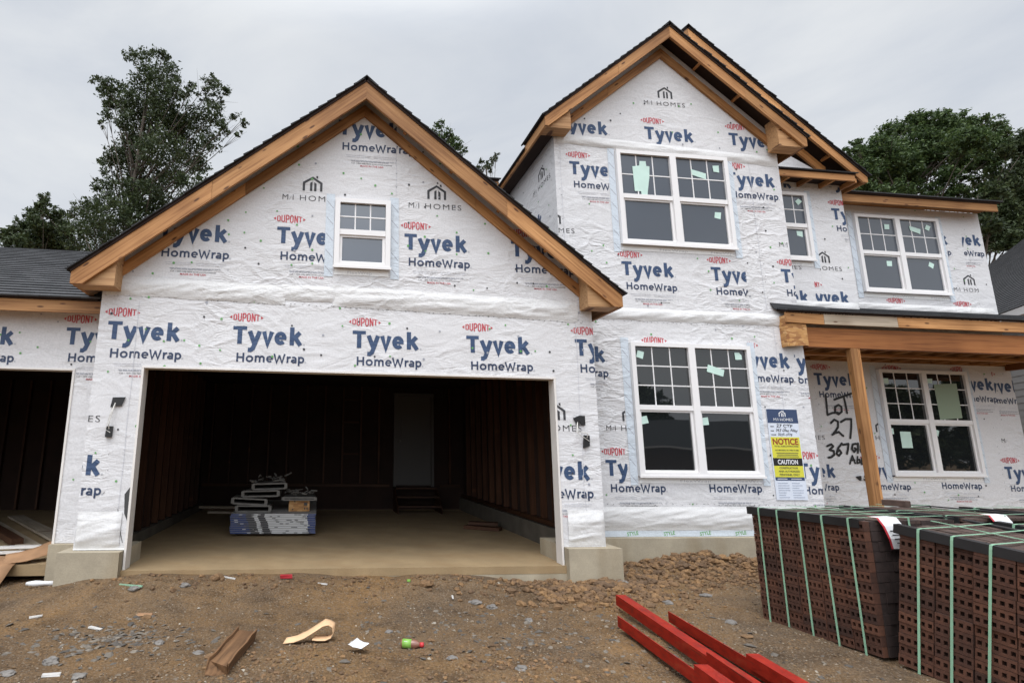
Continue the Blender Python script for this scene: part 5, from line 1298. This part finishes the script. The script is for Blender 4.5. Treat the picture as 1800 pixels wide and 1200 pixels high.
panel('warning_panel', .985, 1.1395, 'yellow', [('CONSTRUCTION', .02, 8.44, 1.098, .28, .025, 'ink'), ('AREA AUTHORIZED', .02, 8.42, 1.052, .33, .025, 'ink'), ('PERSONNEL ONLY', .02, 8.43, 1.006, .31, .025, 'ink')], 8.36, 8.808)
panel('footer_panel', .940, .9845, 'board_navy', [(LN, 0, 8.39, .957, .15, .008, 'white'), (LN, 0, 8.6, .957, .16, .008, 'white')], 8.36, 8.808)
bm = NB()
for k in range(7):
    for x in (8.385, 8.60): stamp(bm, pl, LN, x, .90 - k * .032, random.uniform(.10, .18), .007, 0, .003)
mk('small_print', bm, 'midblue', pb, recalc=False)

# crown masses: (x, y, z, radius)
T_L = [(-6.58, 17.1, 19.12, 0.53), (-7.55, 18.38, 19.87, 0.44), (-5.44, 15.98, 18.2, 0.4), (-5.69, 18.09, 19.22, 0.55), (-6.35, 16.71, 17.82, 0.67), (-5.8, 16.71, 17.29, 0.82), (-9.43, 19.09, 18.97, 0.39), (-8.06, 17.17, 17.41, 0.41), (-7.59, 16.95, 17.15, 0.41), (-8.41, 17.8, 17.38, 0.42), (-7.81, 18.24, 17.59, 0.62), (-6.67, 16.97, 16.53, 0.82), (-7.91, 17.65, 16.73, 0.47), (-7.38, 15.93, 15.08, 0.34), (-7.86, 16.6, 15.19, 0.22), (-5.42, 16.52, 16.33, 0.96), (-4.57, 15.53, 16.29, 0.56), (-3.94, 15.34, 16.34, 0.36), (-3.12, 15.21, 16.74, 0.37), (-3.19, 16.74, 17.41, 0.42), (-2.69, 16.81, 17.37, 0.31), (-3.52, 16.65, 16.94, 0.41), (-3.21, 17.08, 16.77, 0.42), (-2.96, 15.53, 15.34, 0.49), (-3.86, 16.91, 15.74, 0.77), (-5.2, 17.26, 15.85, 1.09), (-6.63, 17.83, 15.94, 1.0), (-6.73, 16.07, 15.09, 0.54), (-2.31, 16.56, 15.93, 0.28), (-1.51, 14.78, 14.66, 0.24), (-1.99, 16.45, 15.04, 0.25), (-2.25, 14.58, 14.14, 0.35), (-2.97, 15.44, 14.08, 0.48), (-4.62, 18.21, 15.32, 1.02), (-4.72, 14.58, 12.92, 0.96), (-7.07, 17.88, 15.07, 0.84), (-7.3, 17.36, 14.18, 0.66), (-7.47, 16.66, 13.49, 0.39), (-7.4, 17.51, 13.42, 0.71), (-6.32, 17.58, 13.4, 1.08), (-5.01, 18.15, 13.94, 1.01), (-3.67, 16.75, 13.56, 0.55), (-7.46, 16.35, 12.27, 0.48), (-6.49, 16.33, 11.81, 0.8), (-5.18, 15.91, 11.44, 0.95), (-7.63, 16.95, 11.77, 0.57), (-7.92, 16.14, 10.98, 0.54), (-9.29, 18.18, 11.69, 0.41), (-6.31, 14.94, 10.19, 0.85), (-7.46, 15.8, 10.0, 0.65), (-5.8, 15.95, 10.66, 0.71), (-7.59, 14.7, 9.3, 0.61), (-8.29, 19.09, 10.61, 1.0), (-3.44, 14.35, 11.3, 0.67), (-6.17, 16.69, 9.68, 0.96), (-4.77, 16.42, 10.42, 0.96)]
T_S = [(-14.52, 25.82, 15.7, 0.3), (-12.47, 21.82, 13.44, 0.44), (-14.6, 25.18, 14.26, 0.52), (-12.56, 23.2, 13.51, 0.49), (-14.26, 23.83, 13.09, 0.56), (-12.96, 23.26, 12.93, 0.79), (-12.77, 24.7, 13.48, 0.51), (-14.26, 22.75, 12.22, 0.48), (-13.78, 23.91, 12.5, 0.87), (-12.83, 24.39, 12.57, 0.89), (-16.57, 26.02, 13.17, 0.4), (-13.19, 21.35, 11.06, 0.62), (-14.28, 25.68, 12.3, 0.98), (-12.61, 25.04, 12.16, 0.77)]
T_R = [(33.46, 20.47, 19.45, 0.45), (35.18, 21.34, 19.58, 0.78), (35.28, 20.49, 19.87, 0.69), (39.4, 22.81, 22.53, 0.76), (38.7, 21.23, 21.89, 0.72), (39.37, 20.76, 21.93, 0.72), (40.57, 20.75, 21.94, 0.72), (41.87, 20.78, 22.08, 0.65), (43.17, 20.81, 22.2, 0.65), (42.98, 20.03, 21.42, 0.64), (48.66, 23.26, 23.36, 0.63), (40.8, 18.9, 19.56, 0.87), (36.53, 17.03, 18.21, 0.93), (40.48, 20.86, 20.82, 1.18), (38.76, 20.84, 20.47, 1.17), (37.8, 21.41, 20.34, 1.08), (35.66, 20.78, 19.11, 0.98), (37.26, 20.84, 18.89, 0.98), (40.07, 21.37, 19.78, 1.08), (43.22, 22.07, 20.62, 0.97), (42.98, 20.51, 19.53, 0.71), (34.13, 20.59, 18.14, 0.79), (38.31, 23.13, 19.2, 0.86), (38.03, 21.58, 18.38, 0.64), (33.86, 19.92, 16.5, 0.6), (37.03, 23.56, 18.92, 0.68), (39.67, 21.85, 18.92, 0.47), (40.94, 20.35, 18.52, 0.42), (42.0, 19.71, 18.26, 0.45), (39.58, 21.33, 17.59, 0.36), (39.87, 20.08, 17.0, 0.34), (34.41, 19.84, 15.97, 0.66), (35.62, 19.57, 16.1, 0.4), (39.36, 20.44, 18.0, 0.69), (44.13, 22.22, 19.03, 0.52), (42.34, 20.52, 17.5, 0.49), (34.73, 19.41, 16.31, 0.66), (39.13, 21.74, 18.93, 0.65), (43.37, 21.07, 19.68, 0.65), (34.6, 21.93, 19.48, 0.43), (36.13, 22.32, 21.3, 0.33), (38.67, 20.81, 22.18, 0.32), (40.4, 20.84, 22.55, 0.33), (42.66, 20.95, 22.78, 0.33), (42.26, 19.75, 21.73, 0.32), (36.34, 21.74, 18.07, 0.78), (37.99, 22.51, 17.95, 0.73), (37.85, 21.19, 17.79, 0.6), (38.36, 20.74, 17.11, 0.59), (39.5, 20.71, 17.02, 0.59), (39.86, 20.14, 16.66, 0.58), (41.06, 20.12, 16.91, 0.58), (43.07, 20.56, 17.84, 0.53), (33.12, 20.07, 16.64, 0.6), (40.27, 20.52, 18.11, 0.56)]
T_R2 = [(37.9, 16.26, 17.26, 0.45), (41.97, 18.39, 18.62, 0.59), (40.99, 18.05, 17.3, 0.71), (38.09, 16.73, 15.72, 0.61), (35.31, 15.47, 14.26, 0.54), (40.13, 17.99, 15.65, 0.89), (40.36, 19.21, 16.25, 0.4), (37.97, 17.19, 14.3, 0.7), (39.35, 17.47, 14.01, 0.87), (37.69, 17.37, 13.54, 0.55), (39.35, 18.72, 13.53, 0.51), (37.63, 16.99, 12.58, 0.69), (39.45, 19.08, 15.88, 0.3), (41.57, 17.67, 18.89, 0.81), (44.7, 19.02, 18.83, 1.36), (42.51, 18.04, 16.0, 1.29), (37.9, 17.75, 14.54, 0.62), (35.86, 16.37, 13.01, 0.53), (38.03, 17.24, 13.51, 0.73), (39.49, 17.71, 13.14, 0.74), (38.98, 18.73, 13.0, 0.51)]
T_B1 = [(8.05, 20.27, 18.67, 0.31), (8.27, 19.23, 17.61, 0.39), (8.88, 20.45, 17.89, 0.44), (9.36, 21.09, 17.82, 0.32), (8.41, 19.84, 16.99, 0.42), (7.88, 19.52, 17.42, 0.36), (7.59, 19.57, 17.92, 0.27), (8.02, 20.89, 17.57, 0.44), (8.9, 20.59, 16.78, 0.5)]
T_B2 = [(9.85, 18.98, 16.03, 0.18), (10.93, 20.41, 16.94, 0.25), (10.85, 19.47, 16.71, 0.18), (10.21, 19.17, 16.0, 0.21), (11.13, 21.36, 16.99, 0.29), (10.43, 20.9, 16.69, 0.25)]

# =================================================================== NEIGHBOURING HOUSE
nb = thing('neighbour_house', 'grey-sided neighbouring house with black shingle roof and white eaves, at the right edge', 'house', (19, 4, GZ))
d3, n3 = Vector((.4908, .8712, 0)), Vector((.8712, -.4908, 0)); P1 = Vector((17.472, 4.121, 4.5)); e0, e1 = P1 - d3 * 3.2, P1 + d3 * 9
rg = 6.5; up3 = Vector((0, 0, 1))
def nslope(a, b, side, name='roof'):
    a, b = Vector(a), Vector(b); X = (b - a).normalized(); r = a + n3 * rg * side + up3 * .8 * rg
    Yv = (r - a).normalized(); N = X.cross(Yv).normalized()
    if N.z < 0: N = -N
    m = Matrix((X, Yv, N)).transposed().to_4x4(); m.translation = a
    bm = NB(); H = (r - a).length; L = (b - a).length
    for k in range(int(H / .14) + 1):
        y0, y1 = k * .14 - .02, min(k * .14 + .13, H); j = random.uniform(0, .02)
        q = [bm.verts.new(Vector(p)) for p in ((-j, y0, 0), (L + j, y0, 0), (L + j, y1, 0), (-j, y1, 0), (-j, y0, .05), (L + j, y0, .05), (L + j, y1, .034), (-j, y1, .034))]
        for f in ((3, 2, 1, 0), (4, 5, 6, 7), (0, 1, 5, 4), (1, 2, 6, 5), (2, 3, 7, 6), (3, 0, 4, 7)): bm.faces.new([q[i] for i in f])
    me = bpy.data.meshes.new(name); bm.to_mesh(me); bm.free(); me.materials.append(M['shingle2']); link(bpy.data.objects.new(name, me), nb, m)
nslope(e0, e1, 1); nslope(e1 + n3 * 2 * rg, e0 + n3 * 2 * rg, -1)
def pbox(a, b, off0, off1, z0, z1):
    bm = NB(); p = [a + n3 * off0, b + n3 * off0, b + n3 * off1, a + n3 * off1]
    extr(bm, [Vector((q.x, q.y, z0)) for q in p], (0, 0, z1 - z0)); return bm
mk('fascia', pbox(e0, e1, -.03, -.001, 4.34, 4.52), 'fascia', nb); mk('soffit', pbox(e0, e1, .0, .42, 4.345, 4.365), 'fascia', nb)
bm = NB()
for k in range(31):        # lapped siding courses
    z = GZ - .2 + k * .155; a, b = e0 + d3 * .3, e1 - d3 * .3
    q = [a + n3 * .43, b + n3 * .43]
    for (za, oa), (zb_, ob) in (((z, -.018), (z + .155, -.002)), ((z, 0), (z, -.018))):
        quad(bm, [Vector((q[0].x, q[0].y, za)) + n3 * oa, Vector((q[1].x, q[1].y, za)) + n3 * oa, Vector((q[1].x, q[1].y, zb_)) + n3 * ob, Vector((q[0].x, q[0].y, zb_)) + n3 * ob])
mk('siding', bm, 'siding', nb, recalc=False)
bm = pbox(e0 + d3 * .3, e1 - d3 * .3, .431, 12.5, GZ - .5, 4.33); mk('wall', bm, 'siding', nb)
for e, s in ((e0 + d3 * .35, 1), (e1 - d3 * .35, -1)):
    bm = NB(); extr(bm, [e + n3 * .43 + up3 * -.16, e + n3 * 12.5 + up3 * -.16, e + n3 * rg + up3 * (.8 * (rg - .45))], d3 * .1 * s); mk('gable_end', bm, 'siding', nb)
vb = P1 + d3 * 2.3
bm = NB(); m = Matrix((d3, n3, up3)).transposed().to_4x4(); m.translation = Vector((0, 0, 0))
t_ = (Vector((17.9, 4.9, 0)) + n3 * .0)
E_ = P1 + n3 * .40 + d3 * 1.55; m.translation = Vector((E_.x, E_.y, 2.78)); obox(bm, m, .30, .10, .22); bevel(bm, .015); mk('vent_hood', bm, 'fascia', nb)

# =================================================================== TREES
def leafy(name, blobs, base, mat, dens, leaf, label, cat='tree', group=None, trunk_r=.22, seed=1, topf=.82):
    rnd = random.Random(seed); base = Vector(base)
    root = thing(name, label, cat, base, group)
    cx = sum(b[0] for b in blobs) / len(blobs); cy = sum(b[1] for b in blobs) / len(blobs)
    zs = sorted(b[2] for b in blobs); zlo, zhi = zs[0], zs[-1]
    top = Vector((cx * .5 + base.x * .5, cy * .5 + base.y * .5, zlo + (zhi - zlo) * topf))
    bm = NB()
    spine = [base, base.lerp(top, .3) + Vector((.1, 0, 0)), base.lerp(top, .6) + Vector((-.12, .1, 0)), top]
    tube(bm, spine, [trunk_r, trunk_r * .8, trunk_r * .5, trunk_r * .12], 9)
    for b in blobs:
        p = Vector(b[:3]); h = (p.z - base.z) / (top.z - base.z)
        k = max(.12, min(.92, h - .18 - .10 * rnd.random())); q = base.lerp(top, k)
        mid = q.lerp(p, .5) + Vector((rnd.uniform(-.2, .2), rnd.uniform(-.2, .2), rnd.uniform(-.35, .1)))
        r = trunk_r * (.10 + .16 * (1 - k)); tube(bm, [q, mid, p], [r, r * .6, r * .18], 5)
        for _ in range(3):
            t = p + Vector((rnd.gauss(0, 1), rnd.gauss(0, 1), rnd.gauss(.2, .8))) * b[3] * .8; tube(bm, [p.lerp(mid, .3), t], [r * .25, r * .06], 4)
    mk('trunk', bm, 'bark', root, smooth=True)
    vs, fs = [], []
    for (x, y, z, r) in blobs:
        n_cl = max(5, int(17 * dens * (r / .6) ** 1.2)); c0 = Vector((x, y, z))
        for _ in range(n_cl):
            d_ = Vector((rnd.gauss(0, 1), rnd.gauss(0, 1), rnd.gauss(0, 1))).normalized() * r * rnd.random() ** .45
            cc = c0 + d_; cr_ = r * rnd.uniform(.22, .42)
            for _ in range(int(30 * dens * (cr_ / .25) ** 1.5) + 8):
                p = cc + Vector((rnd.gauss(0, .55), rnd.gauss(0, .55), rnd.gauss(0, .42))) * cr_
                nrm = Vector((rnd.gauss(0, .7), rnd.gauss(0, .7), rnd.gauss(.5, .6))).normalized(); u = nrm.orthogonal().normalized()
                u.rotate(Matrix.Rotation(rnd.uniform(0, 6.3), 3, nrm)); w = nrm.cross(u); s = leaf * rnd.uniform(.6, 1.25); i = len(vs)
                vs += [p - u * s, p + w * s * .42 - u * s * .15, p + u * s, p - w * s * .42 - u * s * .15]; fs.append((i, i + 1, i + 2, i + 3))
    me = bpy.data.meshes.new('crown'); me.from_pydata([tuple(v) for v in vs], [], fs); me.materials.append(M[mat])
    link(bpy.data.objects.new('crown', me), root, Matrix.Identity(4)); return root
leafy('broadleaf_tree', T_L, (-6.6, 17, GZ), 'leaf1', 1.15, .080, 'tall dark leafy tree behind the left garage roof, open at the top', seed=1, trunk_r=.26)
leafy('broadleaf_tree', T_S, (-13.5, 24, GZ), 'leaf1', 1.4, .11, 'low pointed tree at the left edge behind the shingled garage roof', seed=2)
leafy('oak_tree', T_R, (36.5, 21.5, GZ), 'leaf2', 1.3, .115, 'broad green oak behind the right-hand wing of the house', seed=3, trunk_r=.4, topf=.40)
leafy('oak_tree', T_R2, (36.0, 18, GZ), 'leaf1', 1.8, .105, 'darker tree at the right edge above the neighbouring roof', seed=4, trunk_r=.3, topf=.45)
leafy('broadleaf_tree', T_B1, (7.9, 20.5, GZ), 'leaf2', 1.5, .085, 'treetop showing just over the right slope of the garage roof', seed=5)
leafy('broadleaf_tree', T_B2, (10.6, 20.5, GZ), 'leaf1', 1.5, .08, 'small tuft of treetop in the gap between the two front gables', seed=6)
# ---- across the street, seen only as reflections in the window panes
def street_blobs(x, y, h, w, n, seed):
    r_ = random.Random(seed); o_ = []
    for k in range(n):
        t = r_.random(); z = h * (.3 + .7 * t); rr = w * (1 - .75 * max(0, t - .2)) * r_.random() ** .5; a = r_.uniform(0, 6.3)
        o_.append((x + rr * math.cos(a), y + rr * math.sin(a), z + GZ - 1, w * r_.uniform(.22, .36)))
    return o_
for i, (x, y, h, w, lab) in enumerate(((49, -30, 8.0, 3.2, 'tree across the street mirrored in the left half of the porch window'), (55.5, -30, 8.6, 3.6, 'rounder tree across the street mirrored in the right half of the porch window'), (30, -39, 7.6, 4.0, 'dark tree across the street mirrored in the lower front window'))):
    leafy('street_tree', street_blobs(x, y, h, w, 26, 20 + i), (x, y, -1.2), 'leaf1', .5, .30, lab, seed=30 + i)
rh = thing('brick_house', 'dark brick house across the street, mirrored in the lower front window', 'house', (30, -32, -1.2))
bm = NB(); box(bm, 20, 39, -38, -29, -1.2, 1.75); mk('wall', bm, 'housebrick', rh)
bm = NB(); extr(bm, [(19.6, -28.6, 1.75), (19.6, -38.4, 1.75), (19.6, -33.5, 3.9)], (19.8, 0, 0)); mk('roof', bm, 'shingle2', rh)
bm = NB(); box(bm, 19.6, 39.4, -28.59, -28.5, 1.66, 1.80); mk('gutter', bm, 'fascia', rh)
for x in (28.2, 36.0):
    bm = NB()
    for a in ((x, x + .06, 0, 1.3), (x + .94, x + 1, 0, 1.3), (x + .06, x + .94, 0, .06), (x + .06, x + .94, 1.24, 1.3), (x + .06, x + .94, .62, .68)): box(bm, a[0], a[1], -28.99, -28.93, a[2], a[3])
    w_ = mk('window', bm, 'fascia', rh); bm = NB(); box(bm, x + .06, x + .94, -28.985, -28.975, .06, 1.24); mk('glass', bm, 'glass', w_)
